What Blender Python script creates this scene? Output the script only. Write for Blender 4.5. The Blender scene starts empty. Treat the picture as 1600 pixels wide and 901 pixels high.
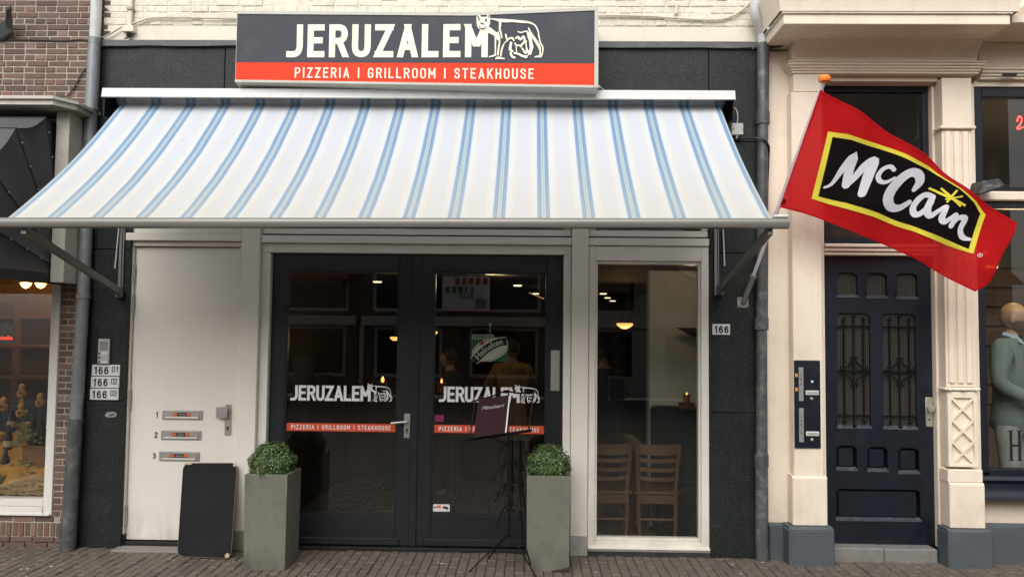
import bpy, bmesh, math, random
from mathutils import Vector, Matrix
R = math.radians
random.seed(7)
SC = bpy.context.scene
COL = SC.collection

# ---------------------------------------------------------------- camera
cam_data = bpy.data.cameras.new('camera')
cam_data.sensor_fit = 'HORIZONTAL'; cam_data.sensor_width = 36.0
cam_data.lens = 28.125; cam_data.clip_start = 0.05; cam_data.clip_end = 400
cam = bpy.data.objects.new('camera', cam_data); COL.objects.link(cam)
_p, _y, _r = R(3.0), R(1.2), R(0.6)
_fw = Vector((-math.sin(_y)*math.cos(_p), math.cos(_y)*math.cos(_p), math.sin(_p)))
_ri = Vector((math.cos(_y), math.sin(_y), 0)); _up = _ri.cross(_fw)
_ri2 = _ri*math.cos(_r)+_up*math.sin(_r); _up2 = -_ri*math.sin(_r)+_up*math.cos(_r)
cam.matrix_world = Matrix(((_ri2.x, _up2.x, -_fw.x, 0.0), (_ri2.y, _up2.y, -_fw.y, -6.0),
                           (_ri2.z, _up2.z, -_fw.z, 1.65), (0, 0, 0, 1)))
SC.camera = cam

# ---------------------------------------------------------------- daylight, overcast
SUN_AZ, SUN_EL = R(194), R(44)
world = bpy.data.worlds.new('World'); SC.world = world; world.use_nodes = True
wn = world.node_tree.nodes; wl = world.node_tree.links
sky = wn.new('ShaderNodeTexSky'); sky.sky_type = 'NISHITA'; sky.sun_disc = False
sky.sun_elevation = SUN_EL; sky.sun_rotation = SUN_AZ
sky.air_density = 1.0; sky.dust_density = 3.0
hs = wn.new('ShaderNodeHueSaturation'); hs.inputs['Saturation'].default_value = 0.22
wl.new(sky.outputs[0], hs.inputs['Color']); wl.new(hs.outputs[0], wn['Background'].inputs[0])
wn['Background'].inputs[1].default_value = 0.15
sun_data = bpy.data.lights.new('sun', 'SUN'); sun_data.energy = 1.5; sun_data.angle = R(60)
sun_data.color = (1.0, 0.975, 0.94)
sun = bpy.data.objects.new('sun', sun_data); COL.objects.link(sun)
sun.rotation_euler = Vector((math.sin(SUN_AZ)*math.cos(SUN_EL), math.cos(SUN_AZ)*math.cos(SUN_EL), math.sin(SUN_EL))).to_track_quat('Z', 'Y').to_euler()
SC.view_settings.view_transform = 'Standard'; SC.view_settings.look = 'None'
SC.view_settings.exposure = 0.45; SC.view_settings.gamma = 1.0
SC.view_settings.use_curve_mapping = False
SC.render.engine = 'CYCLES'
SC.cycles.use_denoising = True
SC.cycles.max_bounces = 8; SC.cycles.diffuse_bounces = 4; SC.cycles.glossy_bounces = 4
SC.cycles.transparent_max_bounces = 16; SC.cycles.sample_clamp_indirect = 6.0
SC.cycles.caustics_reflective = False; SC.cycles.caustics_refractive = False

# ---------------------------------------------------------------- materials
MATS = {}
def _nt(name):
    m = bpy.data.materials.new(name); m.use_nodes = True
    nt = m.node_tree; b = nt.nodes['Principled BSDF']
    return m, nt, b
def _math(nt, op, a, b=None):
    n = nt.nodes.new('ShaderNodeMath'); n.operation = op
    for i, v in enumerate((a, b)):
        if v is None: continue
        if isinstance(v, (int, float)): n.inputs[i].default_value = v
        else: nt.links.new(v, n.inputs[i])
    return n.outputs[0]
def _noise(nt, vec, scale, detail=4, rough=.6):
    n = nt.nodes.new('ShaderNodeTexNoise'); n.inputs['Scale'].default_value = scale
    n.inputs['Detail'].default_value = detail; n.inputs['Roughness'].default_value = rough
    nt.links.new(vec, n.inputs['Vector']); return n.outputs['Fac']
def _map(nt, vec, sc):
    n = nt.nodes.new('ShaderNodeMapping'); n.inputs['Scale'].default_value = sc
    nt.links.new(vec, n.inputs['Vector']); return n.outputs[0]
def _ramp(nt, fac, stops, interp='LINEAR'):
    n = nt.nodes.new('ShaderNodeValToRGB'); cr = n.color_ramp; cr.interpolation = interp
    while len(cr.elements) < len(stops): cr.elements.new(0.5)
    for e, (p, c) in zip(cr.elements, sorted(stops, key=lambda s: s[0])):
        e.position = p; e.color = (*c, 1)
    nt.links.new(fac, n.inputs[0]); return n.outputs[0]
def _mix(nt, fac, a, b, blend='MIX'):
    n = nt.nodes.new('ShaderNodeMix'); n.data_type = 'RGBA'; n.blend_type = blend
    if isinstance(fac, (int, float)): n.inputs[0].default_value = fac
    else: nt.links.new(fac, n.inputs[0])
    for i, v in ((6, a), (7, b)):
        if isinstance(v, tuple): n.inputs[i].default_value = (*v, 1)
        else: nt.links.new(v, n.inputs[i])
    return n.outputs[2]
def _pos(nt):
    return nt.nodes.new('ShaderNodeNewGeometry').outputs['Position']
def mat(name, col, rough=.55, var=.12, vscale=2.5, fine=.07, fscale=70, bump=.0, bscale=90, metal=0.0,
        rnd=0.0, spec=.4, stain=None, streak=0.0, chips=None, kick=None):
    if name in MATS: return MATS[name]
    m, nt, b = _nt(name); P = _pos(nt)
    n1 = _noise(nt, P, vscale, 5); n2 = _noise(nt, P, fscale, 3)
    v = _math(nt, 'ADD', 1.0, _math(nt, 'ADD', _math(nt, 'MULTIPLY', _math(nt, 'SUBTRACT', n1, .5), var*4),
                                   _math(nt, 'MULTIPLY', _math(nt, 'SUBTRACT', n2, .5), fine*4)))
    if rnd:
        r = nt.nodes.new('ShaderNodeObjectInfo').outputs['Random']
        v = _math(nt, 'ADD', v, _math(nt, 'MULTIPLY', _math(nt, 'SUBTRACT', r, .5), rnd*2))
    c = col
    if stain:
        scol, amt, ssc = stain
        n3 = _noise(nt, P, ssc, 8, .7)
        mr = nt.nodes.new('ShaderNodeMapRange'); mr.inputs[1].default_value = .5; mr.inputs[2].default_value = .72
        mr.inputs[4].default_value = amt; nt.links.new(n3, mr.inputs[0])
        c = _mix(nt, mr.outputs[0], c, scol)
    if kick:                                                  # splashed dirt and scuffs low down
        kcol, kz, amt = kick
        sp = nt.nodes.new('ShaderNodeSeparateXYZ'); nt.links.new(P, sp.inputs[0])
        mk = nt.nodes.new('ShaderNodeMapRange'); mk.inputs[1].default_value = kz; mk.inputs[2].default_value = 0.0; nt.links.new(sp.outputs[2], mk.inputs[0])
        nk_ = nt.nodes.new('ShaderNodeMapRange'); nk_.inputs[1].default_value = .38; nk_.inputs[2].default_value = .66; nt.links.new(_noise(nt, _map(nt, P, (9, 9, 3.5)), 1.0, 8, .7), nk_.inputs[0])
        c = _mix(nt, _math(nt, 'MULTIPLY', _math(nt, 'MULTIPLY', mk.outputs[0], nk_.outputs[0]), amt), c, kcol)
    if streak:
        n4 = _noise(nt, _map(nt, P, (28, 28, 1.2)), 1.0, 4)
        v = _math(nt, 'ADD', v, _math(nt, 'MULTIPLY', _math(nt, 'SUBTRACT', n4, .5), streak*4))
    if chips:
        ccol, thr, csc = chips
        n5 = _noise(nt, P, csc, 6, .75)
        mr = nt.nodes.new('ShaderNodeMapRange'); mr.inputs[1].default_value = thr; mr.inputs[2].default_value = thr+.03
        nt.links.new(n5, mr.inputs[0]); c = _mix(nt, mr.outputs[0], c, ccol)
    h = nt.nodes.new('ShaderNodeHueSaturation')
    if isinstance(c, tuple): h.inputs['Color'].default_value = (*c, 1)
    else: nt.links.new(c, h.inputs['Color'])
    nt.links.new(v, h.inputs['Value']); nt.links.new(h.outputs[0], b.inputs['Base Color'])
    rr = _math(nt, 'ADD', rough-.08, _math(nt, 'MULTIPLY', n1, .16)); nt.links.new(rr, b.inputs['Roughness'])
    b.inputs['Metallic'].default_value = metal; b.inputs['Specular IOR Level'].default_value = spec
    if bump:
        bn = nt.nodes.new('ShaderNodeBump'); bn.inputs['Strength'].default_value = bump; bn.inputs['Distance'].default_value = .01
        nt.links.new(_noise(nt, P, bscale, 6, .65), bn.inputs['Height']); nt.links.new(bn.outputs[0], b.inputs['Normal'])
    MATS[name] = m; return m
def emit(name, col, strength):
    if name in MATS: return MATS[name]
    m, nt, b = _nt(name); b.inputs['Base Color'].default_value = (*col, 1)
    b.inputs['Emission Color'].default_value = (*col, 1); b.inputs['Emission Strength'].default_value = strength
    MATS[name] = m; return m
def glass(name, ior=1.85, tint=(.93, .95, .93), wave=.015):
    m, nt, b = _nt(name); nt.nodes.remove(b); out = nt.nodes['Material Output']
    tr = nt.nodes.new('ShaderNodeBsdfTransparent'); tr.inputs[0].default_value = (*tint, 1)
    gl = nt.nodes.new('ShaderNodeBsdfGlossy'); gl.inputs['Roughness'].default_value = .0
    fr = nt.nodes.new('ShaderNodeFresnel'); fr.inputs[0].default_value = ior
    geo = nt.nodes.new('ShaderNodeNewGeometry')
    bn = nt.nodes.new('ShaderNodeBump'); bn.inputs['Strength'].default_value = wave; bn.inputs['Distance'].default_value = .004
    nt.links.new(_noise(nt, geo.outputs['Position'], 3.0, 1), bn.inputs['Height']); nt.links.new(bn.outputs[0], gl.inputs['Normal'])
    f = _math(nt, 'MULTIPLY', fr.outputs[0], _math(nt, 'SUBTRACT', 1.0, geo.outputs['Backfacing']))
    mx = nt.nodes.new('ShaderNodeMixShader'); nt.links.new(f, mx.inputs[0])
    nt.links.new(tr.outputs[0], mx.inputs[1]); nt.links.new(gl.outputs[0], mx.inputs[2])
    df = nt.nodes.new('ShaderNodeBsdfDiffuse'); df.inputs[0].default_value = (.5, .48, .44, 1)     # smears and dust on the pane
    sm = nt.nodes.new('ShaderNodeMapRange'); sm.inputs[1].default_value = .46; sm.inputs[2].default_value = .75; sm.inputs[4].default_value = .010
    nt.links.new(_noise(nt, _map(nt, geo.outputs['Position'], (7, 7, 2.2)), 1.0, 7, .7), sm.inputs[0])
    m2 = nt.nodes.new('ShaderNodeMixShader'); nt.links.new(sm.outputs[0], m2.inputs[0]); nt.links.new(mx.outputs[0], m2.inputs[1]); nt.links.new(df.outputs[0], m2.inputs[2])
    nt.links.new(m2.outputs[0], out.inputs[0]); MATS[name] = m; return m
def cloth(name, col, trans=.25, clear=0.0, var=.06, stain=None):
    m, nt, b = _nt(name); nt.nodes.remove(b); out = nt.nodes['Material Output']; P = _pos(nt)
    n1 = _noise(nt, P, 6, 5)
    v = _math(nt, 'ADD', 1.0, _math(nt, 'MULTIPLY', _math(nt, 'SUBTRACT', n1, .5), var*4))
    h = nt.nodes.new('ShaderNodeHueSaturation'); nt.links.new(v, h.inputs['Value']); h.inputs['Color'].default_value = (*col, 1)
    d = nt.nodes.new('ShaderNodeBsdfDiffuse'); t = nt.nodes.new('ShaderNodeBsdfTranslucent'); tp = nt.nodes.new('ShaderNodeBsdfTransparent')
    for s in (d, t): nt.links.new(h.outputs[0], s.inputs[0])
    bn = nt.nodes.new('ShaderNodeBump'); bn.inputs['Strength'].default_value = .4; bn.inputs['Distance'].default_value = .03
    nt.links.new(_noise(nt, _map(nt, P, (4, 2, 6)), 1.0, 3, .5), bn.inputs['Height']); nt.links.new(bn.outputs[0], d.inputs['Normal'])
    tp.inputs[0].default_value = (*[min(1, .25+x) for x in col], 1)
    a = nt.nodes.new('ShaderNodeMixShader'); a.inputs[0].default_value = trans
    nt.links.new(d.outputs[0], a.inputs[1]); nt.links.new(t.outputs[0], a.inputs[2])
    c = nt.nodes.new('ShaderNodeMixShader'); c.inputs[0].default_value = clear
    nt.links.new(a.outputs[0], c.inputs[1]); nt.links.new(tp.outputs[0], c.inputs[2])
    nt.links.new(c.outputs[0], out.inputs[0]); MATS[name] = m; return m

WHITE = mat('cream_paint', (.745, .70, .62), .42, var=.03, vscale=1.6, fine=.012, stain=((.46, .41, .33), .18, 4.5), streak=.02, kick=((.20, .17, .13), .45, .3), chips=((.34, .29, .23), .715, 22))
DOORW = mat('white_door_paint', (.75, .705, .63), .38, var=.025, vscale=1.3, fine=.012, stain=((.46, .41, .34), .10, 2.6), streak=.010, kick=((.26, .22, .18), .35, .6), chips=((.33, .28, .22), .70, 30))
STONE = mat('dark_granite', (.016, .020, .018), .45, var=.10, vscale=1.6, fine=.45, fscale=70, spec=.22, chips=((.062, .072, .066), .58, 58), streak=.08, stain=((.045, .05, .047), .5, 5))
LEAD = mat('lead_flashing', (.085, .09, .095), .5, var=.18, fine=.12, stain=((.22, .21, .2), .3, 9))
CREAMB = mat('painted_brick', (.69, .645, .54), .6, var=.07, vscale=4, fine=.09, fscale=40, bump=.5, bscale=45, rnd=.04, stain=((.30, .26, .2), .35, 12), chips=((.16, .12, .09), .70, 21))
PLASTER = mat('painted_plaster', (.70, .65, .545), .6, var=.05, vscale=3, fine=.03, bump=.15, bscale=30, stain=((.38, .33, .25), .3, 6), chips=((.2, .17, .13), .72, 20))
BEIGE = mat('beige_paint', (.80, .695, .56), .48, var=.04, vscale=1.4, fine=.02, stain=((.46, .37, .28), .30, 3.4), streak=.028, kick=((.26, .21, .16), .62, .5), chips=((.22, .17, .13), .715, 24), bump=.12, bscale=22)
SLATE = mat('slate_blue_paint', (.075, .09, .10), .5, var=.08, vscale=3, fine=.05, stain=((.13, .135, .13), .4, 7))
NAVY = mat('navy_gloss_paint', (.0032, .0060, .0130), .4, var=.1, fine=.05, spec=.5, stain=((.02, .024, .032), .4, 8))
DARKP = mat('anthracite_door_paint', (.0125, .0155, .018), .34, var=.1, fine=.04, spec=.45, stain=((.028, .03, .03), .35, 6))
ZINC = mat('zinc_pipe', (.20, .215, .22), .48, var=.16, vscale=4, fine=.06, metal=.35, stain=((.36, .36, .35), .4, 10), streak=.1)
DKZINC = mat('weathered_iron_pipe', (.085, .088, .088), .5, var=.22, vscale=5, fine=.1, metal=.25, stain=((.30, .30, .29), .55, 14), streak=.2)
PVC = mat('grey_pvc', (.52, .53, .52), .4, var=.06, fine=.03, stain=((.28, .27, .25), .4, 12))
ALU = mat('white_aluminium', (.62, .615, .59), .38, var=.04, fine=.02, stain=((.33, .31, .27), .35, 14))
ALUG = mat('grey_aluminium', (.27, .26, .24), .34, var=.05, fine=.03, metal=.45, stain=((.22, .2, .17), .4, 12))
STEEL = mat('brushed_steel', (.52, .50, .46), .33, var=.05, fine=.05, metal=.75)
BLACKIRON = mat('black_iron', (.005, .005, .005), .6, spec=.15, var=.1, fine=.1)
BLACK = mat('black_plastic', (.012, .012, .012), .45, var=.1)
STEP = mat('bluestone_step', (.20, .19, .175), .7, var=.14, fine=.14, bump=.25, stain=((.10, .09, .08), .5, 9))
MORTAR = mat('mortar', (.38, .335, .275), .85, var=.12, fine=.12, bump=.4, stain=((.17, .145, .12), .5, 6))
GROUT = mat('joint_sand', (.062, .055, .046), .95, var=.2, fine=.25, bump=.5)
CONCRETE = mat('fibre_clay', (.155, .150, .118), .62, var=.07, vscale=2.2, fine=.10, fscale=90, bump=.2, stain=((.085, .082, .068), .6, 5), streak=.07, chips=((.25, .245, .215), .67, 30), kick=((.07, .062, .05), .2, .8))
WOODC = mat('chair_wood', (.135, .068, .034), .42, var=.12, fine=.1, streak=.1)
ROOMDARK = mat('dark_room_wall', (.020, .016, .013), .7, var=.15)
GLASS = glass('window_glass')
GLASSF = glass('shop_glass', 1.72, (.95, .95, .93))
def brick_mat():
    m, nt, b = _nt('red_brick'); P = _pos(nt)
    r = nt.nodes.new('ShaderNodeObjectInfo').outputs['Random']
    c = _ramp(nt, r, [(0, (.090, .060, .048)), (.2, (.150, .090, .068)), (.42, (.125, .082, .064)), (.6, (.19, .115, .086)),
                      (.75, (.145, .104, .085)), (.88, (.22, .098, .068)), (1, (.30, .21, .165))])
    n = _noise(nt, P, 46, 6, .7); n2 = _noise(nt, P, 9, 5)
    c = _mix(nt, _math(nt, 'MULTIPLY', n2, .5), c, (.085, .06, .052))
    mr = nt.nodes.new('ShaderNodeMapRange'); mr.inputs[1].default_value = .60; mr.inputs[2].default_value = .70; mr.inputs[4].default_value = .55
    nt.links.new(n, mr.inputs[0]); c = _mix(nt, mr.outputs[0], c, (.34, .25, .20))
    nt.links.new(c, b.inputs['Base Color']); b.inputs['Roughness'].default_value = .85
    bn = nt.nodes.new('ShaderNodeBump'); bn.inputs['Strength'].default_value = .6; bn.inputs['Distance'].default_value = .006
    nt.links.new(n, bn.inputs['Height']); nt.links.new(bn.outputs[0], b.inputs['Normal']); MATS['red_brick'] = m; return m
BRICK = brick_mat()
def paver_mat():
    m, nt, b = _nt('clinker_paver'); P = _pos(nt)
    r = nt.nodes.new('ShaderNodeObjectInfo').outputs['Random']
    c = _ramp(nt, r, [(0, (.100, .082, .066)), (.3, (.142, .115, .090)), (.6, (.122, .101, .081)), (.85, (.160, .128, .098)), (1, (.112, .094, .078))])
    n = _noise(nt, P, 60, 6, .7); n2 = _noise(nt, P, 5, 6, .65)
    c = _mix(nt, _math(nt, 'MULTIPLY', n2, .55), c, (.09, .075, .062))
    mr = nt.nodes.new('ShaderNodeMapRange'); mr.inputs[1].default_value = .62; mr.inputs[2].default_value = .70; mr.inputs[4].default_value = .6
    nt.links.new(_noise(nt, P, 15, 8, .75), mr.inputs[0]); c = _mix(nt, mr.outputs[0], c, (.34, .31, .27))
    nt.links.new(c, b.inputs['Base Color']); b.inputs['Roughness'].default_value = .72
    bn = nt.nodes.new('ShaderNodeBump'); bn.inputs['Strength'].default_value = .5; bn.inputs['Distance'].default_value = .006
    nt.links.new(n, bn.inputs['Height']); nt.links.new(bn.outputs[0], b.inputs['Normal']); MATS['clinker_paver'] = m; return m
PAVER = paver_mat()
def awning_mat():
    m, nt, b = _nt('striped_awning_canvas'); nt.nodes.remove(b); out = nt.nodes['Material Output']
    P = _pos(nt); sx = nt.nodes.new('ShaderNodeSeparateXYZ'); nt.links.new(P, sx.inputs[0])
    per = .2622
    u = _math(nt, 'DIVIDE', _math(nt, 'ADD', sx.outputs[0], 2.80+per*40.5), per)
    d = _math(nt, 'ABSOLUTE', _math(nt, 'SUBTRACT', _math(nt, 'FRACT', u), .5))   # 0..0.5 of a period
    d = _math(nt, 'MULTIPLY', d, 2.0)
    q = per/2
    navy, pale, mid, blue = (.12, .22, .41), (.67, .785, .82), (.43, .56, .67), (.32, .49, .70)
    wh, cr, bg = (.84, .865, .90), (.855, .84, .785), (.785, .815, .86)
    S = [(0, mid), (.0022, mid), (.003, pale), (.0075, pale), (.008, mid), (.010, mid), (.0105, pale), (.0138, pale), (.0143, navy), (.0163, navy), (.0170, blue),
         (.0335, blue), (.0400, wh), (.066, wh), (.071, cr), (.082, cr), (.087, bg), (.131, bg)]
    c = _ramp(nt, d, [(p/q, k) for p, k in S])
    # creamier towards the front rail, part dust, part skylight and glow-through painted in, and blotchy bird and rain marks
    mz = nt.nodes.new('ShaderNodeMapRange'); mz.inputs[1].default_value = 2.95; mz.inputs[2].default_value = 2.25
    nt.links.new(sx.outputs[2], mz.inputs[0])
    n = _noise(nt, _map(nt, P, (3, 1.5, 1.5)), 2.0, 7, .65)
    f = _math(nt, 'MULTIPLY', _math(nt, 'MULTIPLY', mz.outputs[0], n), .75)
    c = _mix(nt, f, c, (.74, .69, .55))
    mr = nt.nodes.new('ShaderNodeMapRange'); mr.inputs[1].default_value = .70; mr.inputs[2].default_value = .74; mr.inputs[4].default_value = .7
    nt.links.new(_noise(nt, P, 14, 4, .6), mr.inputs[0]); c = _mix(nt, mr.outputs[0], c, (.36, .34, .29))
    # rain runs down the cloth, and the part that stays rolled up is less faded
    nr = _noise(nt, _map(nt, P, (9, .8, .8)), 1.0, 6, .7); mrr = nt.nodes.new('ShaderNodeMapRange'); mrr.inputs[1].default_value = .52; mrr.inputs[2].default_value = .78; mrr.inputs[4].default_value = .14
    nt.links.new(nr, mrr.inputs[0]); c = _mix(nt, mrr.outputs[0], c, (.60, .58, .52))
    bn = nt.nodes.new('ShaderNodeBump'); bn.inputs['Strength'].default_value = .2; bn.inputs['Distance'].default_value = .02
    nt.links.new(_noise(nt, _map(nt, P, (3.2, 1.1, 1.1)), 2.0, 4, .55), bn.inputs['Height'])
    df = nt.nodes.new('ShaderNodeBsdfDiffuse'); tl = nt.nodes.new('ShaderNodeBsdfTranslucent')
    nt.links.new(bn.outputs[0], df.inputs['Normal'])
    nt.links.new(c, df.inputs[0]); nt.links.new(c, tl.inputs[0])
    mx = nt.nodes.new('ShaderNodeMixShader'); mx.inputs[0].default_value = .50
    nt.links.new(df.outputs[0], mx.inputs[1]); nt.links.new(tl.outputs[0], mx.inputs[2])
    nt.links.new(mx.outputs[0], out.inputs[0]); MATS['awning'] = m; return m
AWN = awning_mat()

# ---------------------------------------------------------------- mesh helpers
class MB:
    def __init__(s): s.v = []; s.f = []; s.m = []; s.cur = 0
    def add(s, vs, fs, m=None):
        o = len(s.v); s.v += [tuple(p) for p in vs]
        for f in fs: s.f.append(tuple(i+o for i in f)); s.m.append(s.cur if m is None else m)
        return s
    def box(s, x0, x1, y0, y1, z0, z1, b=0.0, m=None):
        if b <= 0:
            vs = [(x, y, z) for x in (x0, x1) for y in (y0, y1) for z in (z0, z1)]
            return s.add(vs, [(0, 1, 3, 2), (4, 6, 7, 5), (0, 4, 5, 1), (2, 3, 7, 6), (0, 2, 6, 4), (1, 5, 7, 3)], m)
        b = min(b, (x1-x0)*.45, (y1-y0)*.45, (z1-z0)*.45)
        X, Y, Z = (x0, x1), (y0, y1), (z0, z1); vs = []; idx = {}
        for i in (0, 1):
            for j in (0, 1):
                for k in (0, 1):
                    sx, sy, sz = (b, -b)[i], (b, -b)[j], (b, -b)[k]
                    for a in range(3):
                        p = [X[i]+sx, Y[j]+sy, Z[k]+sz]; p[a] = (X[i], Y[j], Z[k])[a]
                        idx[i, j, k, a] = len(vs); vs.append(p)
        fs = []
        for a in range(3):
            for e in (0, 1):
                q = []
                for (c, d) in ((0, 0), (1, 0), (1, 1), (0, 1)):
                    t = [0, 0, 0]; t[a] = e; t[(a+1) % 3] = c; t[(a+2) % 3] = d
                    q.append(idx[(*t, a)])
                fs.append(q if e else q[::-1])
        for a in range(3):
            a1, a2 = (a+1) % 3, (a+2) % 3
            for c in (0, 1):
                for d in (0, 1):
                    t0 = [0, 0, 0]; t0[a1] = c; t0[a2] = d; t1 = list(t0); t1[a] = 1
                    q = [idx[(*t0, a1)], idx[(*t1, a1)], idx[(*t1, a2)], idx[(*t0, a2)]]
                    fs.append(q if (c ^ d) else q[::-1])
        for i in (0, 1):
            for j in (0, 1):
                for k in (0, 1):
                    t = [idx[i, j, k, a] for a in range(3)]
                    fs.append(t if (i+j+k) % 2 else t[::-1])
        return s.add(vs, fs, m)
    def tube(s, pts, r, n=8, m=None, closed=False, caps=True):
        P = [Vector(p) for p in pts]; rs = r if isinstance(r, (list, tuple)) else [r]*len(P)
        rings = []; ref = None
        for i, p in enumerate(P):
            if closed: t = (P[(i+1) % len(P)]-P[i-1])
            else: t = (P[min(i+1, len(P)-1)]-P[max(i-1, 0)])
            t.normalize()
            if ref is None:
                ref = Vector((0, 0, 1)) if abs(t.z) < .9 else Vector((1, 0, 0))
            a = ref-t*ref.dot(t)
            if a.length < 1e-6: a = t.orthogonal()
            a.normalize(); ref = a; bb = t.cross(a)
            rings.append([p+(a*math.cos(2*math.pi*k/n)+bb*math.sin(2*math.pi*k/n))*rs[i] for k in range(n)])
        vs = [q for rg in rings for q in rg]; fs = []
        L = len(P)
        for i in range(L if closed else L-1):
            for k in range(n):
                a0, a1 = i*n+k, i*n+(k+1) % n; b0, b1 = ((i+1) % L)*n+k, ((i+1) % L)*n+(k+1) % n
                fs.append((a0, a1, b1, b0))
        if caps and not closed:
            fs.append(tuple(range(n))[::-1]); fs.append(tuple(range((L-1)*n, L*n)))
        return s.add(vs, fs, m)
    def lathe(s, prof, c=(0, 0, 0), n=16, m=None, axis='Z', sq=(1, 1)):
        vs = []; fs = []
        for (r, h) in prof:
            for k in range(n):
                a = 2*math.pi*k/n; x, y = r*math.cos(a)*sq[0], r*math.sin(a)*sq[1]
                vs.append({'Z': (c[0]+x, c[1]+y, c[2]+h), 'Y': (c[0]+x, c[1]+h, c[2]+y), 'X': (c[0]+h, c[1]+x, c[2]+y)}[axis])
        for i in range(len(prof)-1):
            for k in range(n): fs.append((i*n+k, i*n+(k+1) % n, (i+1)*n+(k+1) % n, (i+1)*n+k))
        fs.append(tuple(range(n))[::-1]); fs.append(tuple(range((len(prof)-1)*n, len(prof)*n)))
        return s.add(vs, fs, m)
    def prism(s, poly, y0, y1, m=None):      # poly in XZ
        n = len(poly); vs = [(x, y0, z) for x, z in poly]+[(x, y1, z) for x, z in poly]
        fs = [tuple(range(n)), tuple(range(n, 2*n))[::-1]]+[(i, i+n, (i+1) % n+n, (i+1) % n) for i in range(n)]
        return s.add(vs, fs, m)
    def prism_x(s, poly, x0, x1, m=None):    # poly in YZ
        n = len(poly); vs = [(x0, y, z) for y, z in poly]+[(x1, y, z) for y, z in poly]
        fs = [tuple(range(n)), tuple(range(n, 2*n))[::-1]]+[(i, i+n, (i+1) % n+n, (i+1) % n) for i in range(n)]
        return s.add(vs, fs, m)
    def prism_z(s, poly, z0, z1, m=None):
        n = len(poly); vs = [(x, y, z0) for x, y in poly]+[(x, y, z1) for x, y in poly]
        fs = [tuple(range(n))[::-1], tuple(range(n, 2*n))]+[(i, (i+1) % n, (i+1) % n+n, i+n) for i in range(n)]
        return s.add(vs, fs, m)
    def quad(s, a, b, c, d, m=None): return s.add([a, b, c, d], [(0, 1, 2, 3)], m)
    def mesh(s, name, mats, smooth=None, fix=True, off=(0, 0, 0)):
        me = bpy.data.meshes.new(name)
        me.from_pydata([(x-off[0], y-off[1], z-off[2]) for x, y, z in s.v], [], s.f)
        for mt in (mats if isinstance(mats, (list, tuple)) else [mats]): me.materials.append(mt)
        if any(s.m): me.polygons.foreach_set('material_index', s.m)
        if fix:
            bm = bmesh.new(); bm.from_mesh(me); bmesh.ops.recalc_face_normals(bm, faces=bm.faces); bm.to_mesh(me); bm.free()
        if smooth is not None:
            me.polygons.foreach_set('use_smooth', [True]*len(me.polygons)); me.set_sharp_from_angle(angle=R(smooth))
        me.update(); return me
ORG = {}
def thing(name, label, cat, loc=(0, 0, 0), rotz=0.0, group=None, world=False):
    o = bpy.data.objects.new(name, None); o.empty_display_size = .1; COL.objects.link(o)
    o.location = loc; o.rotation_euler = (0, 0, rotz); tag(o, label, cat, group)
    ORG[o.name] = tuple(loc) if world else (0, 0, 0); return o
def tag(o, label=None, cat=None, group=None, kind=None):
    for k, v in (('label', label), ('category', cat), ('group', group), ('kind', kind)):
        if v: o[k] = v
    return o
def obj(name, me, parent=None, loc=(0, 0, 0), rot=None):
    o = bpy.data.objects.new(name, me); COL.objects.link(o)
    o.location = loc
    if rot: o.rotation_euler = rot
    if parent is not None: o.parent = parent
    return o
def part(name, mb, mats, parent=None, smooth=None, fix=True):
    org = ORG.get(parent.name, (0, 0, 0)) if parent is not None else (0, 0, 0)
    o = obj(name, mb.mesh(name, mats, smooth, fix, org), parent)
    ORG[o.name] = org; return o
def solo(name, mb, mats, label, cat, group=None, smooth=None, fix=True, kind=None):   # a thing that is one mesh; origin at its base
    xs = [p[0] for p in mb.v]; ys = [p[1] for p in mb.v]; zs = [p[2] for p in mb.v]
    org = ((min(xs)+max(xs))/2, (min(ys)+max(ys))/2, min(zs))
    o = obj(name, mb.mesh(name, mats, smooth, fix, org), None, org); ORG[o.name] = org
    return tag(o, label, cat, group, kind)
def box_mesh(name, sx, sy, sz, b, m):
    return MB().box(-sx/2, sx/2, -sy/2, sy/2, -sz/2, sz/2, b).mesh(name, m, fix=True)

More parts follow.
